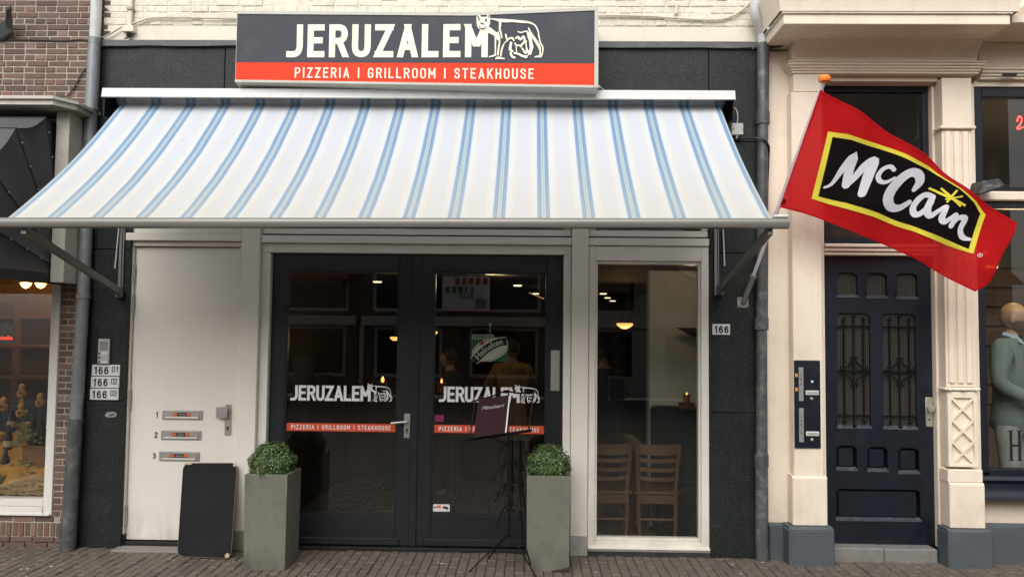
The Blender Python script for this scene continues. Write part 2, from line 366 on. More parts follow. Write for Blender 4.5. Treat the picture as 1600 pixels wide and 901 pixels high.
# ---------------------------------------------------------------- flat print: strokes and letters
def catmull(pts, k=4):
    if len(pts) < 3: return [tuple(p) for p in pts]
    out = []
    for i in range(len(pts)-1):
        p0 = pts[max(i-1, 0)]; p1 = pts[i]; p2 = pts[i+1]; p3 = pts[min(i+2, len(pts)-1)]
        for j in range(k):
            t = j/k
            out.append(tuple(.5*((2*b)+(-a+c)*t+(2*a-5*b+4*c-d)*t*t+(-a+3*b-3*c+d)*t**3) for a, b, c, d in zip(p0, p1, p2, p3)))
    out.append(tuple(pts[-1])); return out
def ribbon(mb, pts, fn, ext=0.0, m=None, clampz=None):
    """pts (x, z, w): a flat strip of width w along the line; fn(x, z) gives the 3D point"""
    P = [Vector((p[0], p[1])) for p in pts]; W = [p[2] for p in pts]; n = len(P)
    closed = (P[0]-P[-1]).length < 1e-6
    if ext and not closed:
        P[0] = P[0]+(P[0]-P[1]).normalized()*ext; P[-1] = P[-1]+(P[-1]-P[-2]).normalized()*ext
    L = []; Rr = []
    for i in range(n):
        if closed and i in (0, n-1): t0 = (P[1]-P[0]).normalized(); t1 = (P[-1]-P[-2]).normalized()
        else:
            t0 = (P[i]-P[i-1]).normalized() if i else (P[1]-P[0]).normalized()
            t1 = (P[i+1]-P[i]).normalized() if i < n-1 else t0
        t = (t0+t1).normalized(); nn = Vector((-t.y, t.x))
        k = 1/max(.6, nn.dot(Vector((-t0.y, t0.x))))
        L.append(P[i]+nn*W[i]/2*k); Rr.append(P[i]-nn*W[i]/2*k)
    def cl(q): return (q.x, min(max(q.y, clampz[0]), clampz[1])) if clampz else (q.x, q.y)
    vs = [fn(*cl(q)) for q in L]+[fn(*cl(q)) for q in Rr]
    mb.add(vs, [(i, i+1, n+i+1, n+i) for i in range(n-1)], m)
O_ = [(.23, 1), (.07, .94), (0, .76), (0, .24), (.07, .06), (.23, 0), (.39, .06), (.46, .24), (.46, .76), (.39, .94), (.23, 1)]
GL = {
 'J': (.36, [('c', [(-.04, 0), (.10, .0), (.26, .06), (.34, .26), (.34, .6), (.34, 1)])]),
 'E': (.42, [[(0, 0), (0, 1)], [(0, 1), (.40, 1)], [(0, .52), (.34, .52)], [(0, 0), (.41, 0)]]),
 'R': (.47, [[(0, 0), (0, 1)], ('c', [(0, 1), (.26, 1), (.41, .93), (.46, .76), (.41, .58), (.26, .5), (0, .5)]), [(.26, .5), (.47, 0)]]),
 'P': (.46, [[(0, 0), (0, 1)], ('c', [(0, 1), (.26, 1), (.41, .93), (.46, .74), (.41, .54), (.26, .46), (0, .46)])]),
 'U': (.46, [('c', [(0, 1), (0, .6), (0, .26), (.06, .07), (.23, 0), (.40, .07), (.46, .26), (.46, .6), (.46, 1)])]),
 'Z': (.46, [[(0, 1), (.45, 1)], [(.45, 1), (0, 0)], [(0, 0), (.46, 0)]]),
 'A': (.50, [[(0, 0), (.25, 1)], [(.25, 1), (.50, 0)], [(.10, .27), (.40, .27)]]),
 'L': (.40, [[(0, 1), (0, 0)], [(0, 0), (.39, 0)]]),
 'M': (.60, [[(0, 0), (0, 1)], [(0, 1), (.30, .28)], [(.30, .28), (.60, 1)], [(.60, 1), (.60, 0)]]),
 'I': (.02, [[(0.01, 0), (.01, 1)]]),
 'G': (.47, [('c', [(.45, .76), (.39, .94), (.23, 1), (.07, .94), (0, .76), (0, .24), (.07, .06), (.23, 0), (.39, .05), (.46, .2), (.46, .46)]), [(.46, .46), (.26, .46)]]),
 'O': (.46, [('c', O_)]),
 'S': (.44, [('c', [(.43, .78), (.37, .94), (.22, 1), (.06, .94), (.01, .77), (.07, .6), (.22, .52), (.38, .43), (.44, .25), (.38, .07), (.22, 0), (.06, .06), (.0, .22)])]),
 'T': (.46, [[(0, 1), (.46, 1)], [(.23, 1), (.23, 0)]]),
 'K': (.47, [[(0, 0), (0, 1)], [(.44, 1), (.02, .40)], [(.16, .58), (.47, 0)]]),
 'H': (.46, [[(0, 0), (0, 1)], [(.46, 0), (.46, 1)], [(0, .5), (.46, .5)]]),
 'N': (.48, [[(0, 0), (0, 1)], [(0, 1), (.48, 0)], [(.48, 0), (.48, 1)]]),
 'W': (.70, [[(0, 1), (.17, 0)], [(.17, 0), (.35, .9)], [(.35, .9), (.53, 0)], [(.53, 0), (.70, 1)]]),
 '0': (.46, [('c', O_)]),
 '1': (.26, [[(.2, 0), (.2, 1)], [(.2, 1), (.0, .74)]]),
 '2': (.45, [('c', [(.01, .76), (.06, .94), (.22, 1), (.38, .94), (.44, .76), (.38, .54), (.2, .3), (0, 0)]), [(0, 0), (.45, 0)]]),
 '3': (.44, [('c', [(.01, .82), (.08, .96), (.22, 1), (.37, .93), (.42, .76), (.36, .58), (.2, .53)]), ('c', [(.2, .53), (.37, .47), (.44, .27), (.38, .07), (.22, 0), (.07, .05), (0, .2)])]),
 '6': (.46, [('c', [(.42, .86), (.34, .97), (.22, 1), (.07, .9), (0, .66), (0, .3), (.06, .07), (.23, 0), (.4, .07), (.46, .3), (.4, .53), (.23, .6), (.07, .52), (.0, .33)])]),
 '8': (.45, [('c', [(.22, .53), (.06, .62), (.03, .78), (.08, .95), (.22, 1), (.36, .95), (.41, .78), (.38, .62), (.22, .53), (.05, .44), (0, .26), (.06, .06), (.22, 0), (.38, .06), (.44, .26), (.39, .44), (.22, .53)])]),
 ' ': (.22, []),
}
def text_width(s, h, w, gap):
    return sum(GL[c][0]*(h-w)+w+gap for c in s)-gap
def letters(s, x, z, h, w, gap, fn, layer=.00025, sx=1.0):
    """one MB per visible letter; base line at z, cap height h, stroke w, fn(x, z, lift)"""
    out = []
    for c in s:
        gw, st = GL[c]; k = h-w
        if st:
            mb = MB()
            for i, p in enumerate(st):
                cur = isinstance(p, tuple); pts = p[1] if cur else p
                if cur: pts = catmull(pts, 4)
                if not cur and pts[0][0] != pts[1][0] and pts[0][1] != pts[1][1]:      # straight diagonal: level-cut ends
                    P = [(x+(w/2+a*k)*sx, z+w/2+b*k, b) for a, b in pts]; (xa, za, b0), (xb, zb, b1) = P
                    g = (xb-xa)/(zb-za); hw = w/2*math.sqrt(1+g*g)
                    ends = [(xx+g*(zz-zc), zz) for (xx, zc, bb) in P for zz in [z+h if bb == 1 else z if bb == 0 else zc]]
                    f3 = lambda X, Z, i=i: fn(X, Z, layer*i)
                    mb.add([f3(ends[0][0]-hw, ends[0][1]), f3(ends[0][0]+hw, ends[0][1]), f3(ends[1][0]+hw, ends[1][1]), f3(ends[1][0]-hw, ends[1][1])], [(0, 1, 2, 3)]); continue
                q = [(x+(w/2+a*k)*sx, z+w/2+b*k, w) for a, b in pts]
                ribbon(mb, q, lambda X, Z, i=i: fn(X, Z, layer*i), ext=w/2, clampz=(z, z+h))
            out.append(mb)
        x += (gw*k+w+gap)*sx
    return out
def fit_text(s, x0, x1, z, h, w, fn, **kw):
    base = text_width(s, h, w, 0); gap = ((x1-x0)-base)/max(1, len(s)-1)
    return letters(s, x0, z, h, w, gap, fn, **kw)
def merge(mbs):
    r = MB()
    for m in mbs: r.add(m.v, m.f)
    return r
def font_mesh(s, size, fn, shear=0.0, bold=0.0):
    cu = bpy.data.curves.new('t', 'FONT'); cu.body = s; cu.size = size; cu.shear = shear; cu.offset = bold; cu.fill_mode = 'FRONT'
    cu.align_x = 'CENTER'; cu.resolution_u = 3
    o = bpy.data.objects.new('t', cu); COL.objects.link(o)
    dg = bpy.context.evaluated_depsgraph_get(); me = o.evaluated_get(dg).to_mesh()
    mb = MB(); mb.add([fn(v.co.x, v.co.y) for v in me.vertices], [tuple(p.vertices) for p in me.polygons])
    o.evaluated_get(dg).to_mesh_clear(); bpy.data.objects.remove(o); bpy.data.curves.remove(cu); return mb
FLAG_TOP= [(1.913, 3.256), (1.99, 3.206), (2.128, 3.124), (2.221, 3.052), (2.346, 2.956), (2.482, 2.868), (2.62, 2.772), (2.731, 2.671), (2.852, 2.584), (3.003, 2.481), (3.152, 2.382)]
FLAG_BOT= [(1.757, 2.533), (1.911, 2.487), (2.083, 2.425), (2.24, 2.356), (2.394, 2.288), (2.565, 2.196), (2.721, 2.106), (2.877, 2.008), (2.987, 1.946)]
FLAG_END= [(3.152, 2.382), (3.146, 2.312), (3.101, 2.177), (3.054, 2.006), (2.987, 1.946)]
YEL_OUT= [(1.993, 2.999), (2.108, 2.973), (2.286, 2.901), (2.464, 2.816), (2.613, 2.732), (2.689, 2.679), (2.797, 2.597), (2.905, 2.515), (2.98, 2.435), (2.962, 2.318), (2.942, 2.188), (2.779, 2.246), (2.569, 2.346), (2.357, 2.439), (2.174, 2.508), (1.95, 2.58), (1.974, 2.803)]
YEL_IN= [(2.024, 2.964), (2.135, 2.937), (2.302, 2.869), (2.476, 2.785), (2.616, 2.712), (2.685, 2.673), (2.795, 2.591), (2.893, 2.508), (2.947, 2.442), (2.931, 2.334), (2.913, 2.22), (2.761, 2.286), (2.563, 2.38), (2.351, 2.474), (2.175, 2.544), (1.991, 2.594), (2.008, 2.785)]
MCC={
 'm1': [(2.02, 2.65, 0.0132), (2.064, 2.673, 0.0198), (2.116, 2.764, 0.0362), (2.164, 2.824, 0.0494), (2.156, 2.754, 0.0494), (2.152, 2.663, 0.0461)],
 'm2': [(2.152, 2.663, 0.0395), (2.196, 2.707, 0.0362), (2.243, 2.772, 0.0428), (2.283, 2.793, 0.0494), (2.27, 2.71, 0.0527), (2.25, 2.599, 0.0428)],
 'c1': [(2.398, 2.73, 0.0198), (2.373, 2.753, 0.0214), (2.338, 2.74, 0.0231), (2.322, 2.7, 0.0231), (2.339, 2.666, 0.0231), (2.373, 2.66, 0.0198), (2.409, 2.682, 0.0132)],
 'C': [(2.539, 2.606, 0.0263), (2.562, 2.65, 0.0428), (2.546, 2.695, 0.0461), (2.503, 2.71, 0.0461), (2.452, 2.68, 0.0494), (2.411, 2.616, 0.0527), (2.401, 2.555, 0.0527), (2.428, 2.505, 0.0461), (2.477, 2.496, 0.0362), (2.525, 2.529, 0.0263)],
 'a': [(2.643, 2.557, 0.0263), (2.608, 2.57, 0.0296), (2.575, 2.542, 0.0329), (2.553, 2.492, 0.0329), (2.571, 2.45, 0.0329), (2.605, 2.458, 0.0296), (2.639, 2.504, 0.0263), (2.647, 2.553, 0.0263)],
 'a2': [(2.647, 2.553, 0.0296), (2.632, 2.479, 0.0329), (2.651, 2.435, 0.0296), (2.689, 2.464, 0.0231), (2.729, 2.485, 0.0263), (2.713, 2.421, 0.0329), (2.732, 2.393, 0.0296), (2.766, 2.416, 0.0231), (2.795, 2.433, 0.0263), (2.777, 2.367, 0.0296)],
 'n': [(2.777, 2.367, 0.0198), (2.81, 2.414, 0.0263), (2.855, 2.412, 0.0329), (2.84, 2.345, 0.0296), (2.863, 2.296, 0.0296), (2.911, 2.281, 0.0165)],
 's1': [(2.618, 2.61, 0.0132), (2.729, 2.551, 0.0148), (2.84, 2.491, 0.0132)],
 's2': [(2.686, 2.607, 0.0115), (2.747, 2.549, 0.0148), (2.812, 2.488, 0.0115)],
 's3': [(2.775, 2.588, 0.0132), (2.75, 2.549, 0.0148), (2.728, 2.514, 0.0115)],
 's4': [(2.717, 2.535, 0.0099), (2.812, 2.549, 0.0099)],
}
REG= [(2.979, 2.178)]
WOLF_POLY={
 'head': [(-0.394, 3.895), (-0.381, 3.922), (-0.369, 3.92), (-0.364, 3.896), (-0.322, 3.895), (-0.315, 3.92), (-0.297, 3.902), (-0.298, 3.876), (-0.294, 3.853), (-0.306, 3.816), (-0.337, 3.793), (-0.363, 3.797), (-0.384, 3.818), (-0.394, 3.854)],
 'neck': [(-0.335, 3.789), (-0.297, 3.821), (-0.247, 3.78), (-0.235, 3.789), (-0.223, 3.748), (-0.239, 3.721), (-0.26, 3.754), (-0.296, 3.773)],
 'thigh': [(-0.033, 3.788), (-0.01, 3.777), (0.003, 3.746), (0.01, 3.704), (0.018, 3.673), (0.002, 3.617), (-0.024, 3.612), (-0.009, 3.663), (-0.014, 3.715), (-0.025, 3.746)],
}
WOLF_LINE={
 'back': [(-0.298, 3.881, 0.0076), (-0.267, 3.877, 0.0076), (-0.231, 3.87, 0.0163), (-0.184, 3.865, 0.0185), (-0.133, 3.864, 0.0142), (-0.072, 3.857, 0.0142), (-0.016, 3.851, 0.0109), (0.025, 3.831, 0.0087), (0.048, 3.792, 0.0076), (0.057, 3.746, 0.0076), (0.067, 3.704, 0.0076), (0.083, 3.673, 0.0076), (0.084, 3.642, 0.0076), (0.075, 3.603, 0.0076)],
 'shoulder': [(-0.236, 3.873, 0.0076), (-0.222, 3.849, 0.0131), (-0.226, 3.81, 0.0109), (-0.215, 3.769, 0.0087), (-0.208, 3.735, 0.0044)],
 'f1': [(-0.256, 3.753, 0.0098), (-0.255, 3.686, 0.0076), (-0.255, 3.618, 0.0076)],
 'f2': [(-0.229, 3.753, 0.0109), (-0.226, 3.706, 0.0087), (-0.233, 3.66, 0.0098), (-0.237, 3.613, 0.0109)],
 'f3': [(-0.183, 3.768, 0.0076), (-0.177, 3.742, 0.0098), (-0.17, 3.719, 0.0076), (-0.188, 3.706, 0.0044), (-0.208, 3.66, 0.0098), (-0.216, 3.603, 0.0076)],
 'paw1': [(-0.302, 3.603, 0.0065), (-0.279, 3.607, 0.0087), (-0.251, 3.618, 0.012)],
 'paw2': [(-0.254, 3.588, 0.0065), (-0.238, 3.595, 0.0142), (-0.217, 3.592, 0.0109), (-0.187, 3.589, 0.0065)],
 'hind': [(-0.021, 3.814, 0.0054), (0.0, 3.767, 0.0131), (0.031, 3.72, 0.0163), (0.057, 3.678, 0.0163), (0.066, 3.642, 0.0076), (0.064, 3.611, 0.0098)],
 'paw3': [(0.026, 3.599, 0.0065), (0.053, 3.603, 0.0109), (0.075, 3.6, 0.0087)],
 'belly': [(-0.098, 3.785, 0.0054), (-0.071, 3.778, 0.0076), (-0.041, 3.787, 0.0076), (-0.025, 3.782, 0.0087)],
 't1': [(-0.17, 3.721, 0.0076), (-0.152, 3.737, 0.0098), (-0.132, 3.736, 0.012), (-0.122, 3.716, 0.0076)],
 't2': [(-0.112, 3.734, 0.0098), (-0.094, 3.744, 0.0142), (-0.076, 3.726, 0.0109), (-0.056, 3.746, 0.0142), (-0.045, 3.72, 0.0109), (-0.06, 3.695, 0.0131), (-0.08, 3.679, 0.0076)],
 't3': [(-0.142, 3.711, 0.012), (-0.146, 3.685, 0.0142), (-0.149, 3.654, 0.0153), (-0.131, 3.643, 0.0087), (-0.146, 3.628, 0.0109), (-0.131, 3.602, 0.0131), (-0.11, 3.594, 0.0087)],
 't4': [(-0.116, 3.705, 0.0076), (-0.106, 3.685, 0.0098), (-0.086, 3.684, 0.0087), (-0.065, 3.669, 0.0076)],
 't5': [(-0.106, 3.679, 0.0054), (-0.103, 3.633, 0.0054)],
 't6': [(-0.123, 3.628, 0.0098), (-0.09, 3.622, 0.012), (-0.054, 3.604, 0.0131), (-0.029, 3.604, 0.0109), (-0.039, 3.591, 0.0087)],
 't7': [(-0.035, 3.72, 0.0076), (-0.035, 3.684, 0.0065), (-0.024, 3.637, 0.0142), (-0.009, 3.642, 0.0109)],
 't8': [(-0.065, 3.664, 0.0087), (-0.05, 3.643, 0.0109), (-0.034, 3.622, 0.012)],
}
WOLF_DARK={
 'e1': [(-0.385, 3.9, 0.0076), (-0.377, 3.882, 0.0098), (-0.366, 3.866, 0.0054)],
 'e2': [(-0.329, 3.879, 0.0142), (-0.322, 3.861, 0.0098)],
 'n1': [(-0.366, 3.845, 0.0054), (-0.351, 3.848, 0.0076), (-0.34, 3.837, 0.0065)],
 'm1': [(-0.376, 3.827, 0.0054), (-0.36, 3.809, 0.0076), (-0.34, 3.809, 0.0076), (-0.325, 3.822, 0.0044)],
 'e3': [(-0.308, 3.905, 0.0054), (-0.305, 3.889, 0.0076)],
}
FLAG_PLANE = (1.3220, -0.3346, -0.4398)
# ================================================================ GROUND
street = solo('street', MB().box(-60, 60, -60, 40, -.20, -.065), mat('street_clinker', (.13, .108, .09), .8, var=.15, fine=.2, fscale=30, bump=.4), None, None, kind='structure')
PV_Y0 = .06
pav = solo('pavement', MB().box(-9, 9, -3.2, .5, -.064, -.014), GROUT, None, None, kind='structure')
rp = random.Random(3)
paver_me = [MB().box(-.0312, .0312, -.0955, .0955, -.05, 0, .005).mesh('paver', PAVER) for _ in range(1)]
far = MB()
for i in range(-136, 137):
    x = i*.0662+.02
    st = (i % 2)*.1015 + ((i*37) % 11)*.0034
    for j in range(0, 17):
        y = PV_Y0+.11-st-j*.2032
        if y > .28: continue
        dz = rp.uniform(-.0035, .0035)
        if -3.93 < x < 3.62 and -.72 < y < -.235:
            o = obj('paver', paver_me[0], pav)
            ORG_ = ORG[pav.name]; o.location = (x-ORG_[0]+rp.uniform(-.0012, .0012), y-ORG_[1], dz-ORG_[2])
            o.rotation_euler = (rp.uniform(-.008, .008), rp.uniform(-.02, .02), rp.uniform(-.012, .012))
        elif y < .10 or (x < -3.4 and y < .28):
            far.box(x-.0314, x+.0314, y-.0955, y+.0955, -.05, dz, .004)
tag(part('far_paving', far, PAVER, pav), kind='stuff')

lt = MB(); rl = random.Random(9)
for i in range(90):
    x, y = rl.uniform(-3.9, 3.6), rl.uniform(-.75, -.02); r_ = rl.uniform(.004, .013); n = rl.randint(4, 6); a0 = rl.uniform(0, 6)
    q = [(x+r_*rl.uniform(.6, 1.2)*math.cos(a0+k*6.283/n), y+r_*rl.uniform(.6, 1.2)*math.sin(a0+k*6.283/n), .0055+rl.uniform(0, .003)) for k in range(n)]
    lt.add(q, [tuple(range(n))], rl.choice((0, 0, 1)))
solo('litter', lt, [mat('litter_paper', (.50, .47, .42), .8, var=.2), mat('dry_leaf_bits', (.10, .065, .035), .8, var=.2)], 'tiny paper flecks and leaf bits on the pavement', 'litter', fix=False, kind='stuff')

# ================================================================ RESTAURANT BUILDING
RB = thing('restaurant_building', 'restaurant front in dark green granite with cream woodwork and black double doors', 'building', (-.8, 0, 0), world=True)
for (x0, x1, z0, z1) in ((-3.42, -3.03, .0, 1.088), (-3.42, -3.03, 1.093, 2.232), (-3.42, -3.03, 2.237, 2.95),
                         (1.352, 1.775, 0, 1.056), (1.352, 1.775, 1.061, 2.243), (1.352, 1.775, 2.248, 3.086),
                         (-3.42, -2.352, 2.955, 3.80), (-2.347, -.5, 2.955, 3.80), (-.495, 1.347, 2.955, 3.80), (1.352, 1.775, 3.091, 3.80)):
    part('granite_slab', MB().box(x0, x1, 0, .05, z0, z1, .003), STONE, RB)
cap = MB()
xs = [-3.36+i*(1.715+3.36)/24 for i in range(25)]
rw = random.Random(5)
zt = [3.846+rw.uniform(-.004, .004) for _ in xs]; zb = [3.802+rw.uniform(-.006, .003) for _ in xs]; yo = [-.030+rw.uniform(-.006, .006) for _ in xs]
for i in range(24):
    cap.add([(xs[i], .0, zt[i]), (xs[i+1], .0, zt[i+1]), (xs[i+1], yo[i+1], zt[i+1]-.006), (xs[i], yo[i], zt[i]-.006), (xs[i+1], yo[i+1], zb[i+1]), (xs[i], yo[i], zb[i]), (xs[i+1], -.002, zb[i+1]+.006), (xs[i], -.002, zb[i]+.006)],
            [(0, 1, 2, 3), (3, 2, 4, 5), (5, 4, 6, 7)])
part('lead_flashing', cap, LEAD, RB)
part('plaster_band', MB().box(-3.30, 1.72, -.004, .30, 3.85, 3.968, .004), PLASTER, RB)
part('upper_wall', MB().box(-3.30, 1.78, -.0025, .30, 3.970, 4.34).box(-3.30, 1.78, .0, .30, 4.342, 7.2), PLASTER, RB)
rb = random.Random(11)
pb_me = {L: [MB().box(-L/2, L/2, -.02, .02, -.0225, .0225, .004) for _ in range(1)][0].mesh('painted_brick', CREAMB) for L in (.176, .083, .128)}
for c in range(7):
    z = 3.995+c*.0495; x = -3.29+(c % 2)*.045-.01
    while x < 1.76:
        L = (.176 if c % 2 else .083) if rb.random() < .85 else .128
        if x+L > 1.775: break
        if not (-2.05 < x < .30 and z < 3.93):
            o = obj('painted_brick', pb_me[L], RB); g = ORG[RB.name]
            o.location = (x+L/2-g[0], .013-g[1]+rb.uniform(-.004, .003), z+rb.uniform(-.002, .002)-g[2])
            o.rotation_euler = (rb.uniform(-.03, .03), rb.uniform(-.012, .012), rb.uniform(-.015, .015))
        x += L+.0085

# cream woodwork
def frame(name, boxes, m=WHITE, parent=RB, b=.004):
    mb = MB()
    for q in boxes: mb.box(*q, b)
    return part(name, mb, m, parent)
frame('door_jamb', [(-3.056, -3.022, .03, .12, .092, 2.262)])
frame('door_jamb', [(-2.203, -2.180, .03, .12, .092, 2.262)])
frame('door_head', [(-3.056, -2.180, .03, .12, 2.264, 2.300)])
frame('cornice_rail', [(-3.070, -2.180, -.005, .10, 2.303, 2.362)])
frame('post', [(-2.178, -2.035, -.012, .14, .14, 3.30)])
frame('post', [(.322, .448, -.012, .14, .14, 3.30)])
part('post_base', MB().box(-2.180, -2.033, -.014, .14, 0, .138, .004), mat('grey_base', (.30, .285, .255), .6, stain=((.15, .14, .12), .5, 9)), RB)
part('post_base', MB().box(.320, .450, -.014, .14, 0, .138, .004), MATS['grey_base'], RB)
part('plinth_block', MB().box(-3.058, -3.020, .02, .12, 0, .09, .003), BLACK, RB)
part('plinth_block', MB().box(-2.205, -2.182, .02, .12, 0, .09, .003), BLACK, RB)
frame('door_frame', [(-2.033, -1.966, .03, .15, 0.02, 2.222)])
frame('door_frame', [(.263, .320, .03, .15, 0.02, 2.222)])
frame('door_head', [(-2.033, .320, .03, .15, 2.224, 2.292)])
frame('cornice_rail', [(-2.033, .320, -.002, .12, 2.295, 2.352)])
frame('cornice_rail', [(.450, 1.350, -.002, .12, 2.295, 2.352)])
for (a, b_) in ((-3.05, -2.182), (-2.031, .318), (.452, 1.348)):     # glazed lights above, behind the awning
    w = frame('transom_window', [(a, b_, .03, .09, 2.366, 2.412), (a, b_, .03, .09, 2.90, 2.948), (a, a+.05, .03, .09, 2.414, 2.898), (b_-.05, b_, .03, .09, 2.414, 2.898)])
    part('pane', MB().box(a+.05, b_-.05, .056, .064, 2.414, 2.898), GLASS, w)
    part('rail_strip', MB().box(a, b_, .045, .10, 2.353, 2.364), mat('shadow_gap', (.02, .02, .018), .8), w)

# white entrance door with three letter slots
WD = part('white_door', MB().box(-3.019, -2.206, .062, .108, .047, 2.258, .004), DOORW, RB)
part('threshold', MB().box(-3.02, -2.205, .035, .12, .0, .040, .004), BLACK, RB)
part('door_sill', MB().box(-3.05, -2.20, -.10, .033, -.01, .012, .004), mat('concrete_sill', (.24, .22, .19), .8, var=.15, fine=.15, bump=.3), RB)
for z in (.16, 1.03, 1.76, 1.98):
    part('hinge', MB().tube([(-3.021, .046, z), (-3.021, .046, z+.11)], .011, 8).tube([(-3.021, .046, z+.115), (-3.021, .046, z+.14)], .011, 8), STEEL, WD, 40)
for k, (zc, xc) in enumerate(((.984, -2.617), (.832, -2.622), (.674, -2.630))):
    s = MB().box(xc-.155, xc+.155, .054, .061, zc-.035, zc+.035, .004)
    s.box(xc-.135, xc+.135, .049, .0535, zc-.03, zc+.028, .003)
    s.box(xc-.130, xc+.125, .0445, .0487, zc-.024, zc-.012, .003, 3)
    s.box(xc-.066, xc+.066, .0475, .0488, zc-.007, zc+.019, 0, 1)
    for q in (-.05, .05): s.box(xc+q-.014, xc+q+.014, .0462, .0474, zc-.003, zc+.016, 0, 2)
    s.box(xc-.026, xc+.026, .0462, .0474, zc+.004, zc+.007, 0, 3)
    part('letter_slot', s, [STEEL, BLACK, mat('orange_sticker', (.75, .12, .03), .5), mat('pale_metal', (.72, .70, .66), .3, metal=.2)], WD)
    t = letters(str(k+1), xc-.205, zc-.022, .044, .0075, 0, lambda x, z, l: (x, .0605-l, z))
    part('number', merge(t), BLACK, WD)
hn = MB().box(-2.292, -2.242, .053, .061, .836, 1.068, .004).box(-2.348, -2.262, .020, .030, .968, 1.052, .004).tube([(-2.288, .055, 1.01), (-2.288, .028, 1.01)], .012, 10)
hn.tube([(-2.266, .0535, .895), (-2.266, .0505, .895)], .008, 10, 1).box(-2.270, -2.262, .0505, .053, .872, .893, 0, 1)
part('handle', hn, [STEEL, BLACK], WD, 40)

# black double doors
def leaf(x0, x1, gx0, gx1, gz0, gz1):
    d = MB()
    d.box(x0, gx0, .078, .132, .03, 2.217, .004).box(gx1, x1, .078, .132, .03, 2.217, .004)
    d.box(gx0, gx1, .080, .130, gz1, 2.217, .003).box(gx0, gx1, .080, .130, .03, gz0, .003)
    d.box(gx0+.05, gx1-.03, .0765, .0795, .128, .140).box(gx0-.05, gx1+.03, .060, .0795, .034, .088, .006)
    for (a, b_, c, e) in ((gx0, gx0+.012, gz0, gz1), (gx1-.012, gx1, gz0, gz1)): d.box(a, b_, .086, .126, c, e)
    d.box(gx0+.012, gx1-.012, .086, .126, gz0, gz0+.012).box(gx0+.012, gx1-.012, .086, .126, gz1-.012, gz1)
    o = part('glazed_door', d, DARKP, RB)
    part('pane', MB().box(gx0+.012, gx1-.012, .100, .107, gz0+.012, gz1-.012), GLASS, o)
    return o
DL = leaf(-1.962, -.858, -1.848, -.987, .258, 2.088)
DR = leaf(-.853, .261, -.722, .140, .258, 2.090)
part('meeting_strip', MB().box(-.885, -.828, .066, .0775, .03, 2.215, .004), DARKP, DL)
part('door_threshold', MB().box(-1.966, .263, .03, .15, -.01, .026, .004), BLACK, RB)
LETTER = mat('glass_letter_vinyl', (.78, .76, .72), .6, var=.02)
REDV = mat('red_vinyl', (.62, .075, .025), .5, var=.02)
def wolf_at(fn, parent, m_line, m_dark=None, name='wolf_emblem'):
    mb = MB()
    for k, (nm, p) in enumerate(WOLF_POLY.items()):
        mb.add([fn(x, z, .0002*k) for x, z in p], [tuple(range(len(p)))])
    for k, (nm, p) in enumerate(WOLF_LINE.items()):
        ribbon(mb, [(a_, b_, c_*1.3) for a_, b_, c_ in catmull(p, 3)], lambda x, z, k=k: fn(x, z, .0008+.00012*k))
    if m_dark is not None:
        for k, (nm, p) in enumerate(WOLF_DARK.items()):
            ribbon(mb, catmull(p, 3), lambda x, z, k=k: fn(x, z, .0034+.0001*k), m=1)
    return part(name, mb, [m_line, m_dark] if m_dark else m_line, parent, fix=False)
for (D, xa, xb, wx, z0, band) in ((DL, -1.806, -1.195, -1.030, 1.101, (-1.834, -1.001)), (DR, -.670, -.062, .092, 1.104, (-.708, .126))):
    fg = lambda x, z, l: (x, .0985-l, z)
    for mb in fit_text('JERUZALEM', xa, xb, z0, .116, .0205, fg): part('letter', mb, LETTER, D, fix=False)
    sc_ = .362
    wolf_at(lambda x, z, l, wx=wx, z0=z0: (wx+(x-.09)*.395, .0982-l*.5, z0-.006+(z-3.575)*.41), D, LETTER, mat('glass_dark_vinyl', (.02, .02, .02), .6))
    part('red_band', MB().quad((band[0], .0986, .872), (band[1], .0986, .872), (band[1], .0986, .932), (band[0], .0986, .932)), REDV, D)
    sm = fit_text('PIZZERIA I GRILLROOM I STEAKHOUSE', band[0]+.036, band[1]-.036, .885, .034, .0052, lambda x, z, l: (x, .0978-l*.5, z))
    for i0, i1 in ((0, 8), (8, 9), (9, 18), (18, 19), (19, 29)): part('word', merge(sm[i0:i1]), LETTER, D, fix=False)
hl = MB().box(-.934, -.886, .070, .0785, .83, 1.015, .004).tube([(-.91, .075, .955), (-.91, .035, .955), (-.94, .030, .955), (-1.025, .030, .945)], .0095, 10)
hl.tube([(-.91, .0695, .895), (-.91, .0665, .895)], .009, 10, 1).box(-.914, -.906, .0665, .0695, .865, .893, 0, 1)
part('handle', hl, [STEEL, BLACK], DL, 40)
part('pull_plate', MB().box(.172, .240, .066, .0765, 1.198, 1.504, .004).box(.198, .204, .0625, .0655, 1.22, 1.48), STEEL, DR)
st = MB().quad((-.706, .0983, .284), (-.58, .0983, .284), (-.58, .0983, .338), (-.706, .0983, .338), 0)
st.quad((-.676, .0979, .308), (-.648, .0979, .308), (-.648, .0979, .330), (-.676, .0979, .330), 1)
st.add([(-.635, .0979, .312), (-.628, .0979, .322), (-.600, .0979, .322), (-.588, .0979, .312), (-.596, .0979, .302), (-.622, .0979, .304)], [(0, 1, 2, 3, 4, 5)], 2)
st.quad((-.605, .0979, .292), (-.588, .0979, .296), (-.588, .0979, .301), (-.605, .0979, .299), 2).quad((-.70, .0979, .312), (-.68, .0979, .312), (-.68, .0979, .320), (-.70, .0979, .320), 2)
part('camera_sticker', st, [mat('sticker_paper', (.66, .64, .60), .6, var=.03), MATS['orange_sticker'], BLACK], DR, fix=False)
part('pink_sticker', MB().quad((-.706, .0983, .955), (-.635, .0983, .955), (-.635, .0983, 1.006), (-.706, .0983, 1.006)), mat('pink_paper', (.20, .012, .07), .6), DR, fix=False)

